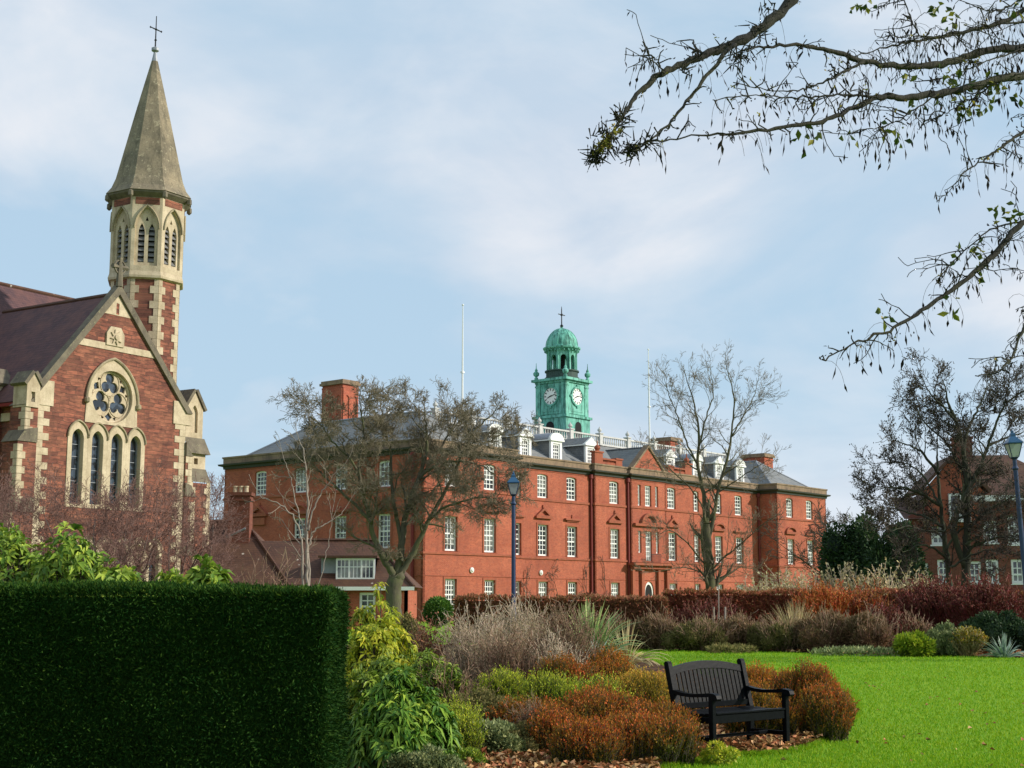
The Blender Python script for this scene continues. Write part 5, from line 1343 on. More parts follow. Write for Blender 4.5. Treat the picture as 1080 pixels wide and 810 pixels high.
def rosette_bush(name, px, ytop, Y, rpx, mat, nshoots, Ls, Ws, lab, seed, nper=9, ry=None, droop=.35, nl=9, up=.35, stemmat='twigdark', group=None, zmin=0):
    rng = np.random.default_rng(seed); p = at(px, ytop, Y); h = p[2]; rx = rpx/1517*Y; ryy = ry or rx*.8
    o = empty(name, (p[0], Y, 0), 0, label=lab, cat='shrub')
    if group: o['group'] = group
    L = lobes(rng, 0, 0, rx, ryy, h*.97, nl); P, N_ = lobe_points(rng, L, nshoots*3, .15)
    m_ = min(nshoots, len(P)); P = P[:m_]; N_ = unit(N_[:m_]+np.array((0, 0, up))+rng.normal(0, .2, (m_, 3)))
    PP = np.repeat(P, nper, 0); NN = np.repeat(N_, nper, 0); k = len(PP)
    R = rdir(k, rng); T_ = unit(R-NN*(R*NN).sum(1, keepdims=True)); D = unit(T_*rng.uniform(.75, 1.1, (k, 1))+NN*rng.uniform(.05, .75, (k, 1)))
    V = leaf_V(PP+NN*rng.uniform(-.03, .03, (k, 1))*1, D, rng.uniform(.65, 1.15, k)*Ls, rng.uniform(.85, 1.15, k)*Ws, rng, fold=.22, droop=droop, five=True, N_hint=NN)
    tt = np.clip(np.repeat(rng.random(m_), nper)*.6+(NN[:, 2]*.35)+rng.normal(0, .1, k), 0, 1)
    quads_mesh('foliage', V, 5, Q5, tt, mat, o)
    S = [(rng.normal(0, .05), rng.normal(0, .05), 0, *(P[i]*np.array((.98, .98, .98))), .012, .005) for i in range(0, m_, 4)]
    segs_obj('stems', S, M[stemmat], o, 4); return o
def heather(px, ytop, Y, rpx, mat, lab, seed, n=1500, ry=None, group='rusty heathers in the bed', cat_='heather', sl=.145, up=.95, nl=6, name='heather'):
    rng = np.random.default_rng(seed); p = at(px, ytop, Y); h = max(.2, p[2]-.05); rx = rpx/1517*Y; ryy = ry or rx*.8
    o = empty(name, (p[0], Y, 0), 0, label=lab, cat=cat_, group=group)
    n = int(n*1.35); L = lobes(rng, 0, 0, rx, ryy, h*.88, nl); P, N_ = lobe_points(rng, L, n*2, .35); ok = (N_[:, 2] > -.25); P = P[ok][:n]; N_ = N_[ok][:n]; m_ = len(P)
    D = unit(N_*.42+np.array((0, 0, up))+rng.normal(0, .16, (m_, 3))); Ls = rng.uniform(.5, 1.6, m_)*sl
    base = P-D*Ls[:, None]*.7; q = 15; f = (np.arange(q)+.5)/q
    PB = (base[:, None]+D[:, None]*(Ls[:, None, None]*1.7)*f[None, :, None]).reshape(-1, 3); k = len(PB)
    DD = np.repeat(D, q, 0); LD = unit(DD*1.0+rdir(k, rng)*.72)
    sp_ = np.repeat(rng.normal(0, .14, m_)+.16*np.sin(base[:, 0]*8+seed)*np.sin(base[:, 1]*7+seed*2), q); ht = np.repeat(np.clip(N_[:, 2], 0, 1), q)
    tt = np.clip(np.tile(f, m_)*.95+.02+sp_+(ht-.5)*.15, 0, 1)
    V = leaf_V(PB, LD, rng.uniform(.018, .038, k), .0125*(.7+Y/40), rng)
    quads_mesh('foliage', V, 4, Q4, tt, mat, o)
    S = np.concatenate([base, base+D*Ls[:, None]*1.6, np.full((m_, 1), .003), np.full((m_, 1), .0015)], 1); segs_obj('stems', S, M['twigdark'], o, 3)
    core_obj([(x, y, z, a, b, c_) for x, y, z, a, b, c_ in L], mat, o, .72); return o
def twig_shrub(px, ytop, Y, rpx, mat, lab, seed, n=60, name='twiggy_shrub', group=None, heads=None, ry=None, spread=.9, lv=2, rm=.0035, r0=.009, up0=.06, cat_='shrub'):
    rng = np.random.default_rng(seed); p = at(px, ytop, Y); h = p[2]; rx = rpx/1517*Y; o = empty(name, (p[0], Y, 0), 0, label=lab, cat=cat_)
    if group: o['group'] = group
    tw = []; PRt = dict(n=[6,5,4,3], wig=[.10,.16,.2,.2], up=[up0,.08,.06,0], rmin=rm, max=lv, ch=[1,1,1,0], pc=[.85,.65,.5,0], ang=[(.3,.7),(.3,.8),(.3,.8)], lr=[(.35,.55),(.35,.6),(.4,.6)], skip=[1,0,0,0])
    for k in range(n):
        a = rng.uniform(0, 2*math.pi); q = rng.random()**.6; tgt = np.array((rx*q*math.cos(a), (ry or rx*.8)*q*math.sin(a), h*(1-.35*q*q)*rng.uniform(.72, 1.0)))
        st = np.array((tgt[0]*.35, tgt[1]*.35, 0)); d = tgt-st; Ld = np.linalg.norm(d); grow(tw, st, d/Ld, Ld*.95, r0, 0, PRt, rng)
    S = np.array(tw); tt = np.clip(.2+.6*S[:, 5]/h+rng.normal(0, .15, len(S)), 0, 1); segs_obj('stems', S[:, :8], mat, o, 3, t=tt)
    if heads:
        hm_, nh, sz = heads; c_ = S[S[:, 5] > h*.55]; i = rng.integers(0, len(c_), nh); V = leaf_V(c_[i, 3:6]+rng.normal(0, .02, (nh, 3)), rdir(nh, rng)+np.array((0, 0, .3)), rng.uniform(.5, 1.3, nh)*sz, sz*.6, rng)
        quads_mesh('seed_heads', V, 4, Q4, rng.random(nh), hm_, o)
    return o
def blade_clump(px, ytop, Y, rpx, mat, lab, seed, n=90, name='spiky_plant', wd=.05, group=None, arch=.5, cat_='plant'):
    rng = np.random.default_rng(seed); p = at(px, ytop, Y); h = p[2]; rx = rpx/1517*Y; o = empty(name, (p[0], Y, 0), 0, label=lab, cat=cat_)
    if group: o['group'] = group
    V = []; t_ = []; q = 6
    for k in range(n):
        a = rng.uniform(0, 2*math.pi); an = rng.uniform(.05, 1.15); L = math.hypot(h, rx*.5)*rng.uniform(.7, 1.05); d = np.array((math.sin(an)*math.cos(a), math.sin(an)*math.sin(a), math.cos(an)))
        p_ = np.array((d[0]*.12, d[1]*.12, .0)); side = norm3(np.cross(d, (math.cos(a+.3), math.sin(a+.3), .2))); pr = None
        for i in range(q+1):
            w_ = wd*(1-.9*(i/q)**2)*.5
            row = (p_-side*w_, p_+side*w_)
            if pr is not None: V.append([pr[0], pr[1], row[1], row[0]]); t_.append(np.clip(.2+.7*i/q+rng.normal(0, .1), 0, 1))
            pr = row; d = norm3(d+np.array((0, 0, -arch*an*.28*(i+1)/q*2))); p_ = p_+d*L/q
    quads_mesh('blades', np.array(V), 4, Q4, np.array(t_), mat, o); return o

# dark evergreen at right of the brick building
def evergreen(px, ytop, Y, rpx, lab, seed, n=26000):
    o = leaf_bush('evergreen_tree', px, ytop, Y, rpx, M['darkgreen'], n, .30, .12, lab, 'tree', seed, up=.15, nl=12, inner=.4, group='dark evergreens beyond the border')
    m = MB(); m.tube([(0,0,0),(0,0,1.5),(.1,0,at(px, ytop, Y)[2]*.6)], [.3,.25,.1], 8); m.build('trunk', M['barkdark'], o)
evergreen(905, 534, 84, 42, 'broad dark yew right of the brick building, left of the villa', 61)
evergreen(942, 546, 80, 36, 'low dark evergreen directly left of the villa wall', 62, 16000)
for i, (px, yt, r) in enumerate(((886,590,16),)):
    evergreen(px, yt, 110, r, 'small dark evergreen at the right corner of the brick building', 70+i, 5000)

# ------------------------------------------------------------------ clipped yew hedge, left foreground
def clipped_hedge(name, x0, x1, y0, y1, h, n_per, mat, lab, seed, Ls, Ws, rot=0, ctr=None, rnd=.12, rough=.02, zlow=0, tb=.25):
    rng = np.random.default_rng(seed); ctr = ctr or ((x0+x1)/2, (y0+y1)/2); o = empty(name, (ctr[0], ctr[1], 0), rot, label=lab, cat='hedge')
    a, b = x1-x0, y1-y0; hx, hy = a/2, b/2
    A = dict(front=a*h, back=a*h*.4, top=a*b, right=b*h, left=b*h*.4); P = []; N_ = []
    for k, ar in A.items():
        n = int(ar*n_per*(1 if k in ('front','top','right') else .5)); u = rng.uniform(-1, 1, n); v = rng.random(n)
        if k == 'front': p = np.stack([u*hx, np.full(n, -hy), v*h], 1); q = (0, -1, 0)
        if k == 'back': p = np.stack([u*hx, np.full(n, hy), v*h], 1); q = (0, 1, 0)
        if k == 'top': p = np.stack([u*hx, (v*2-1)*hy, np.full(n, h)], 1); q = (0, 0, 1)
        if k == 'right': p = np.stack([np.full(n, hx), u*hy, v*h], 1); q = (1, 0, 0)
        if k == 'left': p = np.stack([np.full(n, -hx), u*hy, v*h], 1); q = (-1, 0, 0)
        P.append(p); N_.append(np.tile(q, (n, 1)))
    P = np.concatenate(P); N_ = np.concatenate(N_).astype(float)
    # round the arrises: pull points outside the rounded box onto it
    inn = np.stack([np.clip(P[:, 0], -hx+rnd, hx-rnd), np.clip(P[:, 1], -hy+rnd, hy-rnd), np.minimum(P[:, 2], h-rnd)], 1)
    dv = P-inn; ln = np.linalg.norm(dv, axis=1, keepdims=True); P = inn+dv/(ln+1e-9)*np.minimum(ln, rnd); N_ = unit(dv+1e-6*N_)
    lump = np.sin(P[:, 0]*5.1+1)*np.sin(P[:, 2]*4.3+P[:, 0]*2)*.5+np.sin(P[:, 0]*13+P[:, 2]*9)*.3+np.sin(P[:, 1]*7+P[:, 2]*11+2)*.25+np.sin(P[:, 0]*1.7)*.7+np.sin(P[:, 0]*3.1+P[:, 2]*2.3+1)*.6
    P = P+N_*(lump[:, None]*rough+rng.normal(0, rough*.9, (len(P), 1))-rough)
    D = unit(N_*.75+rdir(len(P), rng)*.8+np.array((0, 0, tb))); n = len(P)
    V = leaf_V(P, D, rng.uniform(.6, 1.4, n)*Ls, rng.uniform(.7, 1.3, n)*Ws, rng)
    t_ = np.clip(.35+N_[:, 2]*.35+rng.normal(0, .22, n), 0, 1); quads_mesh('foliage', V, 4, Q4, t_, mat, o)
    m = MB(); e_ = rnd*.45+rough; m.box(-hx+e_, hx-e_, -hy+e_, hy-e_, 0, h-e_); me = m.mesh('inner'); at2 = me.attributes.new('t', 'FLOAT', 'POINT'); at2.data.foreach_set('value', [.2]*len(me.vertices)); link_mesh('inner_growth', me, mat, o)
    return o
xh = at(367, 700, 10.05)[0]
clipped_hedge('yew_hedge', -6.2, xh, 9.0, 10.1, 1.672, 19000, M['yew'], 'dark green clipped yew hedge filling the lower left foreground', 81, .030, .008, rnd=.08, rough=.016)
# beech hedge behind the border
a0 = at(478, 640, 55); a1 = at(700, 640, 57)
Lh = a1[0]-a0[0]; clipped_hedge('beech_hedge', a0[0], a1[0]-.05, 55, 56.2, at(560, 630.5, 55)[2], 420, M['beech'], 'clipped brown beech hedge below the centre of the brick facade', 82, .12, .07, rnd=.15, rough=.05)
clipped_hedge('beech_hedge', a1[0], at(1130, 640, 57)[0], 56.6, 57.8, at(800, 624.5, 57)[2], 420, M['beechred'], 'clipped russet beech hedge running to the right edge', 83, .12, .07, rnd=.15, rough=.05)

# rhododendrons behind the yew hedge
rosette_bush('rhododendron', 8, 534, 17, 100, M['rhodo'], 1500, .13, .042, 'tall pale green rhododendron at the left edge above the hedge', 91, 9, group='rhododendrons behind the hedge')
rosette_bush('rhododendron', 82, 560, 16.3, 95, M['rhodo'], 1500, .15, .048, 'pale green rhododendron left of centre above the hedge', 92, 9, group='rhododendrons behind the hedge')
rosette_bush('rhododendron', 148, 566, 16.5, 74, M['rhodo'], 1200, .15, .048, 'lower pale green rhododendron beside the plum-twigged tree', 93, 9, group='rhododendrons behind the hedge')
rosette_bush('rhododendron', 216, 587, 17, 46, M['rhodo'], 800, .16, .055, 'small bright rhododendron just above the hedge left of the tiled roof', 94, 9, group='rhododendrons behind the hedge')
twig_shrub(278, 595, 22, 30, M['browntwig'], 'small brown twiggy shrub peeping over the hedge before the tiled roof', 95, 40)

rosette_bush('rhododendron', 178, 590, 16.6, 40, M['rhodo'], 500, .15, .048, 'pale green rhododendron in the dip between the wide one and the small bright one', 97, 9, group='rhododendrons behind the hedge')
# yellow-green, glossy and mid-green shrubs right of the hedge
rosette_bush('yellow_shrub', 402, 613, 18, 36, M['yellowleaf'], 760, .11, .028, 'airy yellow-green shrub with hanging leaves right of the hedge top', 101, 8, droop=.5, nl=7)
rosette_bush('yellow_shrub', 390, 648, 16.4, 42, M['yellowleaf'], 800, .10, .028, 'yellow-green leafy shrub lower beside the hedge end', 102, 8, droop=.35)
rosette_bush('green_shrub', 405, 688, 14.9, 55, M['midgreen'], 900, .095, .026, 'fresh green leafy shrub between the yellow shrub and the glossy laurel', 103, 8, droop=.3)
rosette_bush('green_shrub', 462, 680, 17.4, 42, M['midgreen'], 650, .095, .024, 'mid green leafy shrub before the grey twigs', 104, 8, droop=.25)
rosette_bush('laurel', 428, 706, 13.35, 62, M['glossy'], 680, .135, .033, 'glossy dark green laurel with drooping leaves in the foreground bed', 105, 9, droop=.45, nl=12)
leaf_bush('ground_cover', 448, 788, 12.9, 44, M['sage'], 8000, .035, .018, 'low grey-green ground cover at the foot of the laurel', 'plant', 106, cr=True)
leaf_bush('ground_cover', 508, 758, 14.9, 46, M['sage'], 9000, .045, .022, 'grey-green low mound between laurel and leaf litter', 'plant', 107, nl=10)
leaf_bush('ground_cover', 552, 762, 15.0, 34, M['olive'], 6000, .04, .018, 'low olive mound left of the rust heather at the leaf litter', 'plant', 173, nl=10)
leaf_bush('ground_cover', 492, 790, 13.9, 22, M['midgreen'], 1800, .04, .02, 'small green weed clump at the edge of the fallen leaves', 'plant', 174, cr=False)
leaf_bush('ground_cover', 508, 722, 16.4, 46, M['olive'], 12000, .035, .016, 'olive low mound behind the grey-green mound', 'plant', 108)
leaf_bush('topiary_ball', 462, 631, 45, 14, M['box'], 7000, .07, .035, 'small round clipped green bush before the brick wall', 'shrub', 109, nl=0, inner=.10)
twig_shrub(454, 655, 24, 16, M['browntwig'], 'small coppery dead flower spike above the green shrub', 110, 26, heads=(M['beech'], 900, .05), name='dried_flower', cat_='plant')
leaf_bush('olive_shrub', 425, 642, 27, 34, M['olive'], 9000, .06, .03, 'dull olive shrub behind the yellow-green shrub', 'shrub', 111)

# pale and brown twiggy shrubs in the middle
G = 'bare twiggy shrubs in the middle of the bed'
twig_shrub(505, 648, 24, 48, M['greytwig'], 'pale grey twiggy shrub left in the row of bare shrubs', 121, 110, group=G, heads=(M['creamhead'], 900, .025))
twig_shrub(552, 640, 25, 46, M['greytwig'], 'pale grey twiggy shrub in the middle of the row of bare shrubs', 122, 120, group=G, heads=(M['creamhead'], 1200, .025))
twig_shrub(596, 644, 23, 40, M['browntwig'], 'brown twiggy shrub right in the row beside the spiky plant', 123, 110, group=G, heads=(M['creamhead'], 500, .02))
twig_shrub(540, 668, 20.5, 44, M['browntwig'], 'lower brown twiggy shrub in front of the pale bare shrubs', 124, 100, group=G)
twig_shrub(588, 672, 20.5, 34, M['greytwig'], 'bleached bare twigs standing before the brown twiggy shrub', 125, 60, group=G, r0=.008)
twig_shrub(478, 690, 17.2, 30, M['browntwig'], 'thin brown stems beside the mid green shrub', 126, 30, r0=.006)
leaf_bush('olive_shrub', 548, 655, 29, 66, M['olive'], 12000, .06, .03, 'olive green undergrowth behind the bare shrubs', 'shrub', 127)
blade_clump(620, 636, 33, 50, M['phorm'], 'large striped green spiky plant before the brown hedge', 131, 260, wd=.085, arch=1.15, group='spiky blade plants in the border')
blade_clump(660, 650, 36, 14, M['tangrass'], 'smaller pale spiky plant right of the large one', 132, 80, wd=.045, arch=.7, group='spiky blade plants in the border')
blade_clump(622, 662, 30, 16, M['silver'], 'small bluish spiky plant under the large striped one', 133, 40, wd=.05, group='spiky blade plants in the border')

# heathers
heather(592, 682, 20.0, 40, M['heather'], 'olive-brown heather beside the bleached twigs', 141, 1500)
heather(632, 677, 23, 52, M['heatherorange'], 'orange-brown heather at the back of the bed before the far lawn', 142, 2200)
heather(680, 696, 19.0, 46, M['heathergold'], 'golden yellow heather mound just left of the bench back', 143, 2300)
heather(722, 700, 20.5, 36, M['heatherorange'], 'orange heather rising behind the left end of the bench', 144, 1400)
heather(585, 706, 17.6, 46, M['lime'], 'lime green heath mound in the middle of the bed', 145, 2100)
heather(530, 702, 18.4, 40, M['lime'], 'lime green heath mound left of the other lime mound', 146, 1700)
heather(630, 715, 17.2, 38, M['lime'], 'yellow-lime heath between the golden and the rust heathers', 147, 1500)
heather(640, 722, 15.4, 70, M['heather'], 'large rust brown heather left of the bench in front', 148, 3600, sl=.14)
heather(700, 738, 15.1, 40, M['heather'], 'rust brown heather touching the left leg of the bench', 149, 1700)
heather(590, 748, 15.0, 30, M['heather'], 'small rust heather at the edge of the leaf litter', 150, 1000)
heather(672, 752, 14.25, 58, M['heather'], 'low rust heather at the front edge of the bed', 151, 2600)
heather(612, 764, 14.0, 42, M['heather'], 'bushy rust heather at the bottom edge above the fallen leaves', 158, 1800)
twig_shrub(560, 742, 15.6, 34, M['browntwig'], 'low dry brown stems between the green mound and the rust heather', 159, 50, rm=.002, r0=.004)
heather(478, 735, 15.6, 30, M['lime'], 'yellowish heath tuft right behind the laurel', 171, 700)
heather(556, 735, 16.0, 40, M['heather'], 'brownish green heather between lime heath and grey-green mound', 172, 1600)
heather(800, 687, 18.4, 46, M['heatherorange'], 'orange heather rising behind the middle of the bench back', 152, 2600)
heather(848, 695, 17.6, 44, M['heather'], 'orange-brown heather behind the right arm of the bench', 153, 2600)
heather(872, 715, 16.8, 28, M['heather'], 'rightmost rust heather at the tip of the bed', 154, 1500)
heather(800, 725, 16.9, 40, M['heatherorange'], 'low orange heather seen under the bench arm', 155, 1500)
heather(490, 752, 14.6, 20, M['lime'], 'small lime heath sprig beside the laurel', 156, 400)
leaf_bush('ground_cover', 757, 783, 14.35, 20, M['yellowleaf'], 1500, .04, .02, 'small yellow-green plant at the bench front leg', 'plant', 157, cr=False)
litter('fallen_leaves', 7000, (1.3, 2.55, 13.6, 15.0), 'heap of pale brown fallen leaves under the bench', .085, .12)

# far border
G = 'brown shrubs of the far border'
brd = [(690,648,47,34,'brownleaf','brown shrub left in the far border beside the pale spiky plant'),(640,650,48,34,'olive','olive brown shrub leftmost in the far border behind the heather'),
 (735,652,46,36,'olive','olive shrub in front of the russet hedge posts'),(775,648,46.5,34,'brownleaf','brown shrub left of the tan grass clump'),
 (818,652,45.5,32,'olive','low olive shrub at the foot of the tan grass'),(870,645,45,36,'brownleaf','large rounded brown shrub right of the tan grass'),
 (912,646,44.5,32,'brownleaf','rounded brown shrub left of the bright green shrub'),(955,650,46,30,'brownleaf','brown shrub behind the bright green shrub')]
for i, (px, yt, Y, r, mk, lab) in enumerate(brd):
    leaf_bush('border_shrub', px, yt, Y, r, M[mk], 9000, .11, .035, lab, 'shrub', 160+i, G, up=.7, inner=.4)
    twig_shrub(px+6, yt-5, Y-.3, r*.95, M['browntwig'], 'bare stems of the '+lab, 180+i, 45, group='bare stems in the far border', lv=1, rm=.008, r0=.012)
blade_clump(838, 636, 46, 42, M['tangrass'], 'tall tan ornamental grass in the far border', 201, 420, 'ornamental_grass', .03, arch=.55)
twig_shrub(930, 640, 46, 34, M['reddog'], 'dark red stemmed shrub left of the tallest red one', 202, 150, 'red_shrub', 'red stemmed shrubs in the far border', lv=1, rm=.01, r0=.014, heads=(M['reddog'], 2500, .08))
twig_shrub(990, 612, 54, 52, M['reddog'], 'tall wine red shrub before the villa windows', 203, 220, 'red_shrub', 'red stemmed shrubs in the far border', lv=1, rm=.012, r0=.016, heads=(M['reddog'], 6000, .09))
twig_shrub(1042, 611, 52, 44, M['reddog'], 'wine red shrub nearest the right lamp post', 204, 180, 'red_shrub', 'red stemmed shrubs in the far border', lv=1, rm=.012, r0=.016, heads=(M['reddog'], 5000, .09))
twig_shrub(750, 634, 53, 40, M['reddog'], 'deep red shrub against the hedge right of the trunk', 205, 140, 'red_shrub', 'red stemmed shrubs in the far border', lv=1, rm=.012, r0=.016, heads=(M['reddog'], 2500, .08))
twig_shrub(868, 618, 53.5, 36, M['orangedog'], 'fiery orange stemmed shrub above the brown shrubs', 206, 170, 'orange_shrub', 'orange stemmed shrubs in the far border', lv=1, rm=.012, r0=.016, heads=(M['orangedog'], 2600, .09))
twig_shrub(910, 620, 53.8, 30, M['orangedog'], 'duller orange stemmed shrub right of the fiery one', 207, 100, 'orange_shrub', 'orange stemmed shrubs in the far border', lv=1, rm=.012, r0=.016, heads=(M['beech'], 2600, .09))
G = 'bare shrubs with cream seed heads'
for i, (px, yt, Y, r, lab) in enumerate(((826,602,60,40,'shrub with cream seed heads at the right wing of the brick building'),(880,600,61,34,'shrub with cream seed heads before the dark yew'),
   (925,603,60,32,'shrub with cream seed heads between yew and villa'),(800,616,59,30,'low shrub with cream seed heads over the russet hedge'),(962,604,60,24,'small shrub with cream seed heads at the villa corner'))):
    twig_shrub(px, yt, Y, r, M['greytwig'], 'bare '+lab, 210+i, 70, 'seed_head_shrub', G, lv=1, rm=.012, r0=.015, heads=(M['creamhead'], 1400, .13))
leaf_bush('green_shrub', 962, 668, 41.5, 24, M['lime'], 4200, .15, .06, 'bright yellow-green rounded shrub at the far lawn edge', 'shrub', 221)
leaf_bush('green_shrub', 998, 656, 42, 22, M['sage'], 6000, .09, .045, 'grey-green upright shrub right of the bright one', 'shrub', 222, up=.8)
twig_shrub(1020, 664, 41.5, 20, M['tangrass'], 'golden upright shrub between grey-green and dark shrubs', 223, 90, 'golden_shrub', lv=1, rm=.01, r0=.012, heads=(M['heathergold'], 1600, .07))
leaf_bush('dark_shrub', 1056, 642, 44, 44, M['darkgreen'], 12000, .11, .05, 'large dark green shrub at the right edge of the border', 'shrub', 224)
leaf_bush('dark_shrub', 1026, 650, 46, 24, M['darkgreen'], 6000, .11, .05, 'smaller dark green shrub behind the golden one', 'shrub', 225)
blade_clump(1058, 668, 40.6, 22, M['silver'], 'silvery spiky plant at the lawn edge near the right lamp post', 226, 90, wd=.05, group='spiky blade plants in the border')
leaf_bush('low_plant', 905, 684, 42.3, 58, M['sage'], 1500, .13, .05, 'low pale plants edging the far lawn', 'plant', 227, cr=False)
leaf_bush('low_plant', 770, 681, 44.2, 34, M['olive'], 1200, .13, .04, 'low green plants edging the far lawn behind the bench', 'plant', 228, cr=False)
# pale stakes and a thin stem by the hedge
for px, Y, yt in ((757,50,622),(764,50.5,640),(752,50,640)):
    p = at(px, yt, Y); m = MB(); m.tube([(p[0],Y,0),(p[0]+.03,Y,p[2])], [.05,.035] if yt > 630 else [.03,.02], 6); o = m.build('stake', M['birch'])
    tag(o, {757:'tall thin pale stem before the russet hedge below the tall tree',764:'short pale stake right of the thin pale stem',752:'short pale stake left of the thin pale stem'}[px], 'stake')
# climbers on the facade
for i, (s, hgt, y) in enumerate(((-17.8, 4.2, -.12), (-13.3, 4.6, -.12), (-9.9, 4.4, -.12), (-6.9, 4.6, -.5))):
    rng = np.random.default_rng(300+i); o = empty('climbing_plant', (0, 0, 0), label=['bare climber left of the lamp post on the facade', 'bare climber between two ground floor windows', 'bare climber beside the red drainpipe', 'bare curling climber right of the red drainpipe'][i], cat='climber', group='bare climbers on the brick wall')
    tw = []; grow(tw, np.array((s, y, 0.)), np.array((0, 0, 1.)), hgt, .06, 0, dict(n=[7,5,4], wig=[.14,.25,.3], up=[.1,.05,-.1], rmin=.022, max=2, ch=[2,1,0], pc=[.6,.6,0], ang=[(.5,1.2),(.5,1.2)], lr=[(.25,.45),(.4,.6)], skip=[2,0,0]), rng)
    S = np.array(tw); S[:, 1] = y+(S[:, 1]-y)*.12; S[:, 4] = y+(S[:, 4]-y)*.12
    o.location = bb.location; o.rotation_euler = bb.rotation_euler; segs_obj('stems', S[:, :8], M['twigdark'], o, 4)

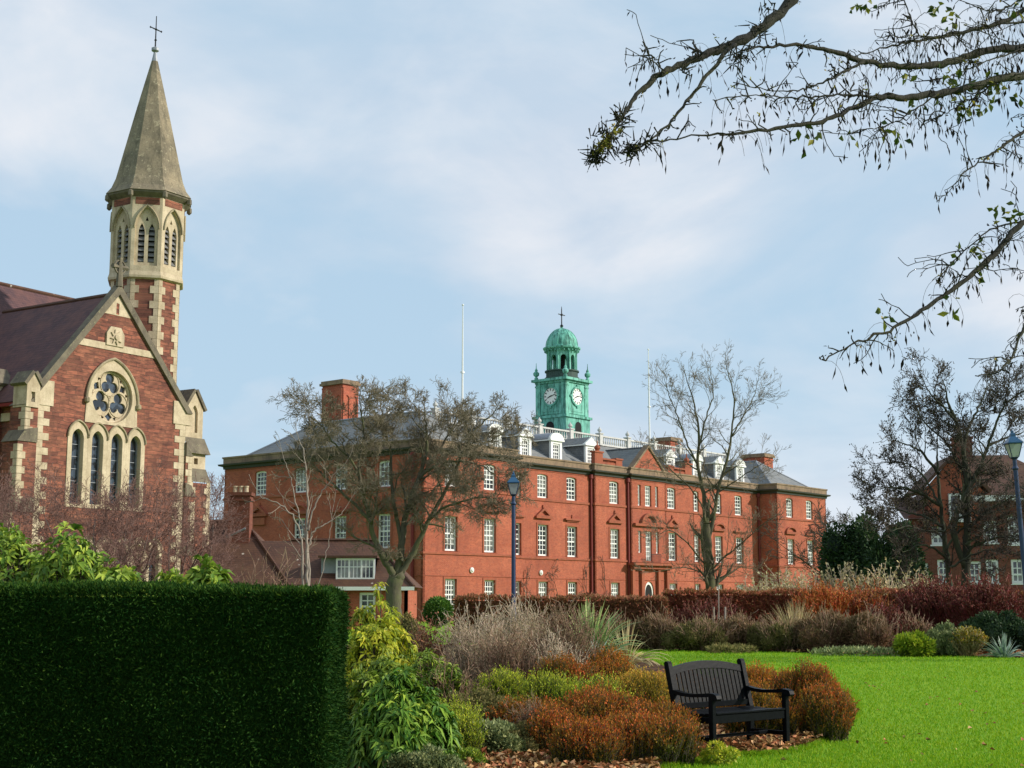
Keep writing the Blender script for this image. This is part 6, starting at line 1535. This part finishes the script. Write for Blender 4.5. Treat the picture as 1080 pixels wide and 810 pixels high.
# ================================================================== OVERHANGING TREE (trunk stands outside the frame at right)
def overhang():
    rng = np.random.default_rng(77); TX_, TY_ = 6.6, 9.5
    o = empty('overhanging_tree', (TX_, TY_, 0), 0, label='tree at the right reaching dark lichened branches with dry pods across the sky', cat='tree'); off = np.array((TX_, TY_, 0))
    tm = MB(); trunk = [(0,0,0),(.05,0,1.5),(-.1,.05,3),(-.05,0,4.5),(.1,.1,6),(.1,0,8)]; tm.tube(cat(trunk, 4), [.3-.0085*i for i in range(21)], 12)
    BR = [ # px polyline, Y start(far right) -> Y end, r0, r1, join height
     ([(1010,-150),(900,-85),(835,0),(803,30),(770,48),(738,60),(700,77),(672,100),(652,130),(628,165)], 8.6, 7.4, .055, .012, 5.6),
     ([(775,46),(745,80),(715,118),(690,145),(668,160)], 7.85, 7.3, .024, .008, None),
     ([(1250,20),(1100,47),(1040,54),(1000,66),(955,70),(912,64),(880,54),(840,48),(800,50),(785,54)], 9.0, 7.6, .040, .007, 4.6),
     ([(1250,60),(1100,78),(1060,82),(1010,95),(960,103),(925,104),(895,116),(860,130),(800,138),(740,143),(688,150)], 8.4, 7.0, .036, .006, 4.2),
     ([(930,104),(900,100),(870,101),(835,104),(790,100),(752,106)], 7.7, 7.2, .014, .004, None),
     ([(910,66),(880,80),(850,93),(815,96),(775,88)], 8.0, 7.5, .014, .004, None),
     ([(1250,-40),(1100,2),(1060,22),(1020,33),(980,40),(940,48),(900,60)], 9.4, 8.4, .030, .005, 5.0),
     ([(1090,22),(1040,28),(1000,38),(960,38),(925,40)], 8.8, 8.2, .014, .004, None),
     ([(945,-30),(955,5),(962,22),(972,40)], 8.7, 8.5, .010, .006, None),
     ([(1100,40),(1070,55),(1040,65),(1010,78),(980,84)], 8.6, 8.1, .012, .004, None),
     ([(990,98),(965,115),(945,128),(925,134),(903,138)], 7.8, 7.5, .009, .004, None),
     ([(1060,82),(1030,100),(1000,118),(975,128)], 8.2, 7.9, .010, .004, None),
     ([(1250,20),(1130,90),(1085,134),(1060,152),(1036,170),(1012,184)], 8.6, 7.8, .024, .006, 3.9),
     ([(1280,110),(1150,170),(1100,220),(1075,238),(1048,268),(1015,298),(978,324),(938,348),(900,362),(868,380)], 8.8, 7.6, .034, .006, 3.6),
     ([(1082,233),(1050,240),(1020,262),(1000,282),(986,300)], 8.5, 8.0, .011, .004, None),
     ([(1250,210),(1130,270),(1095,318),(1078,352),(1062,384),(1044,394),(1030,397)], 8.6, 7.9, .018, .005, 3.2),
     ([(700,78),(694,66),(686,58),(680,52)], 7.75, 7.7, .010, .005, None),
     ([(738,60),(733,48),(728,42)], 7.9, 7.9, .010, .005, None),
     ([(1200,-80),(1120,-30),(1080,-2),(1052,12),(1030,8)], 9.2, 8.7, .022, .005, None),
    ]
    tw = []; pods = []; lv = []; thr = []; lich = []
    for bi, (pl, Ya, Yb, r0, r1, jz) in enumerate(BR):
        n = len(pl); P = [at(x, y, Ya+(Yb-Ya)*i/(n-1)) for i, (x, y) in enumerate(pl)]
        if jz is not None:
            P = [np.array((TX_, TY_, jz)), (np.array((TX_, TY_, jz+.4))+P[0])/2]+P; r0 = r0*1.6
        r0 *= .56; r1 *= .7; C = cat(P, 7); C = [c_+rng.normal(0, .0045, 3) for c_ in C]; m_ = len(C); rs = [max(r1, r0*(1-i/(m_-1))**.75) for i in range(m_)]
        rs = [r_*(1+.07*math.sin(i*2.3+bi))*rng.uniform(.88, 1.14) for i, r_ in enumerate(rs)]; tm.tube([c_-off for c_ in C], rs, 7)
        Ltot = sum(np.linalg.norm(C[i+1]-C[i]) for i in range(m_-1))
        for i in range(2, m_-1):
            seg = C[i+1]-C[i]; sl_ = np.linalg.norm(seg); vis = C[i][0]/C[i][1] < .4
            if not vis: continue
            k = rng.poisson(sl_*19)
            for _ in range(k):
                p = C[i]+seg*rng.random(); a = rng.normal(0, 1, 3); a[2] = abs(a[2])*(1 if rng.random() < .55 else -1); a = norm3(a); L = rng.uniform(.02, .09)*(1.3 if rng.random() < .3 else 1)
                p1 = p+a*L*.6; a2 = norm3(a+rng.normal(0, .5, 3)); p2 = p1+a2*L*.4; tw.append((*p, *p1, .0045, .0035)); tw.append((*p1, *p2, .004, .0025))
                for _ in range(2): q = p2+rng.normal(0, .008, 3); lich.append(q) if rng.random() < .12 else pods.append((q, rng.normal(0, 1, 3)*.5+a2, rng.uniform(.015, .03), .010))
            dens = 5 if bi in (0, 1) else 36 if bi in (6, 7, 8, 9, 18) else 24 if C[i][0]/C[i][1] > .24 else 15
            k = rng.poisson(sl_*dens)
            for _ in range(k):     # hanging threads ending in a dry key
                p = C[i]+seg*rng.random(); L = rng.uniform(.04, .24); a = norm3(np.array((rng.normal(0, .8), rng.normal(0, .6), rng.uniform(-.2, .7)))); q = p; prev = p
                for s_ in range(5): a = norm3(a+np.array((0, 0, -.55))); q = prev+a*L/5; thr.append((*prev, *q, .0013, .001)); prev = q
                if rng.random() < .8: pods.append((prev, np.array((rng.normal(0, .25), rng.normal(0, .25), -1)), rng.uniform(.035, .085), rng.uniform(.011, .020)))
            if bi not in (0, 1) and rng.random() < .26:
                a = norm3(rng.normal(0, 1, 3)+np.array((-.5, 0, .1))); grow(sub := [], C[i], a, rng.uniform(.10, .28), .0045, 0, dict(n=[5,3], wig=[.2,.25], up=[-.02,-.05], rmin=.0022, max=1, ch=[1,0], pc=[.5,0], ang=[(.4,1)], lr=[(.3,.6)]), rng)
                for s_ in sub:
                    tw.append(s_[:8])
                    if rng.random() < .33: pods.append((np.array(s_[3:6]), np.array((rng.normal(0, .3), rng.normal(0, .3), -1)), rng.uniform(.03, .06), .010))
    # dense spur clusters with yellow lichen at the two tips
    for (px, py, Y, sp_, n) in ((640,148,7.4,.09,80),(628,165,7.4,.05,60),(667,158,7.3,.05,60),(655,125,7.45,.06,40),(685,148,7.35,.05,24),(735,58,7.9,.06,18),(722,74,7.75,.05,16),(780,58,7.9,.07,34),(800,32,8.0,.06,22),(812,4,8.2,.06,16)):
        c_ = at(px, py, Y)
        for _ in range(n):
            a = norm3(rng.normal(0, 1, 3)); q = c_+rng.normal(0, sp_*.45, 3)*np.array((.9, .9, 1)); L = rng.uniform(.025, .075); tw.append((*q, *(q+a*L), .005, .002)); pods.append((q+a*L, a, rng.uniform(.012, .03), .007)) if rng.random() < .6 else None
    for (px, py) in ((633,158),(638,152),(668,158),(641,146),(648,138)):
        for _ in range(26): lich.append(at(px, py, 7.38)+rng.normal(0, .014, 3))
    # green leaves
    for (px, py, Y, n) in ((1000,80,8,10),(1012,92,8,12),(985,108,8,5),(962,112,8,5),(1045,88,8.1,10),(1030,112,8,9),(1018,118,8,10),(1052,100,8.2,8),(938,135,7.6,6),(944,146,7.6,5),(856,135,7.5,5),(850,145,7.5,4),(990,8,8.6,9),(1000,20,8.6,9),(915,3,8.6,8),(905,8,8.6,5),(1058,222,8.4,10),(1063,230,8.4,8),(1030,262,8.2,9),(1010,266,8.2,5),(1033,290,8.2,5),(1005,324,8,5),(930,336,7.8,5),(1072,95,8.3,6),(893,142,7.6,4),(1068,12,8.7,8),(960,80,8,5)):
        for _ in range(n):
            c_ = at(px, py, Y)+rng.normal(0, .028, 3); lv.append((c_, rng.normal(0, .7, 3)+np.array((0, 0, -.5)), rng.uniform(.04, .075), .034))
    tm.build('trunk', M['branch'], o, smooth=True)
    T3 = np.array(tw); T3[:, :3] -= off; T3[:, 3:6] -= off; segs_obj('twigs', T3, M['branch'], o, 5)
    T4 = np.array(thr); T4[:, :3] -= off; T4[:, 3:6] -= off; segs_obj('stalks', T4, M['twigdark'], o, 3)
    def lf(L_, name, mat, five=True):
        P = np.array([l[0] for l in L_])-off; D = np.array([l[1] for l in L_]); V = leaf_V(P, D, np.array([l[2] for l in L_]), np.array([l[3] for l in L_]), rng, fold=.3, five=True); quads_mesh(name, V, 5, Q5, rng.random(len(P)), mat, o)
    lf(pods, 'pods', M['pod']); lf(lv, 'leaves', M['ogreen'])
    n = len(lich)*3; P = np.repeat(np.array(lich), 3, 0)-off+rng.normal(0, .004, (n, 3)); quads_mesh('lichen', leaf_V(P, rdir(n, rng), .016, .014, rng), 4, Q4, rng.random(n), M['lichen'], o)
overhang()
print('objects', len(bpy.data.objects), 'verts', sum(len(m.vertices) for m in bpy.data.meshes))
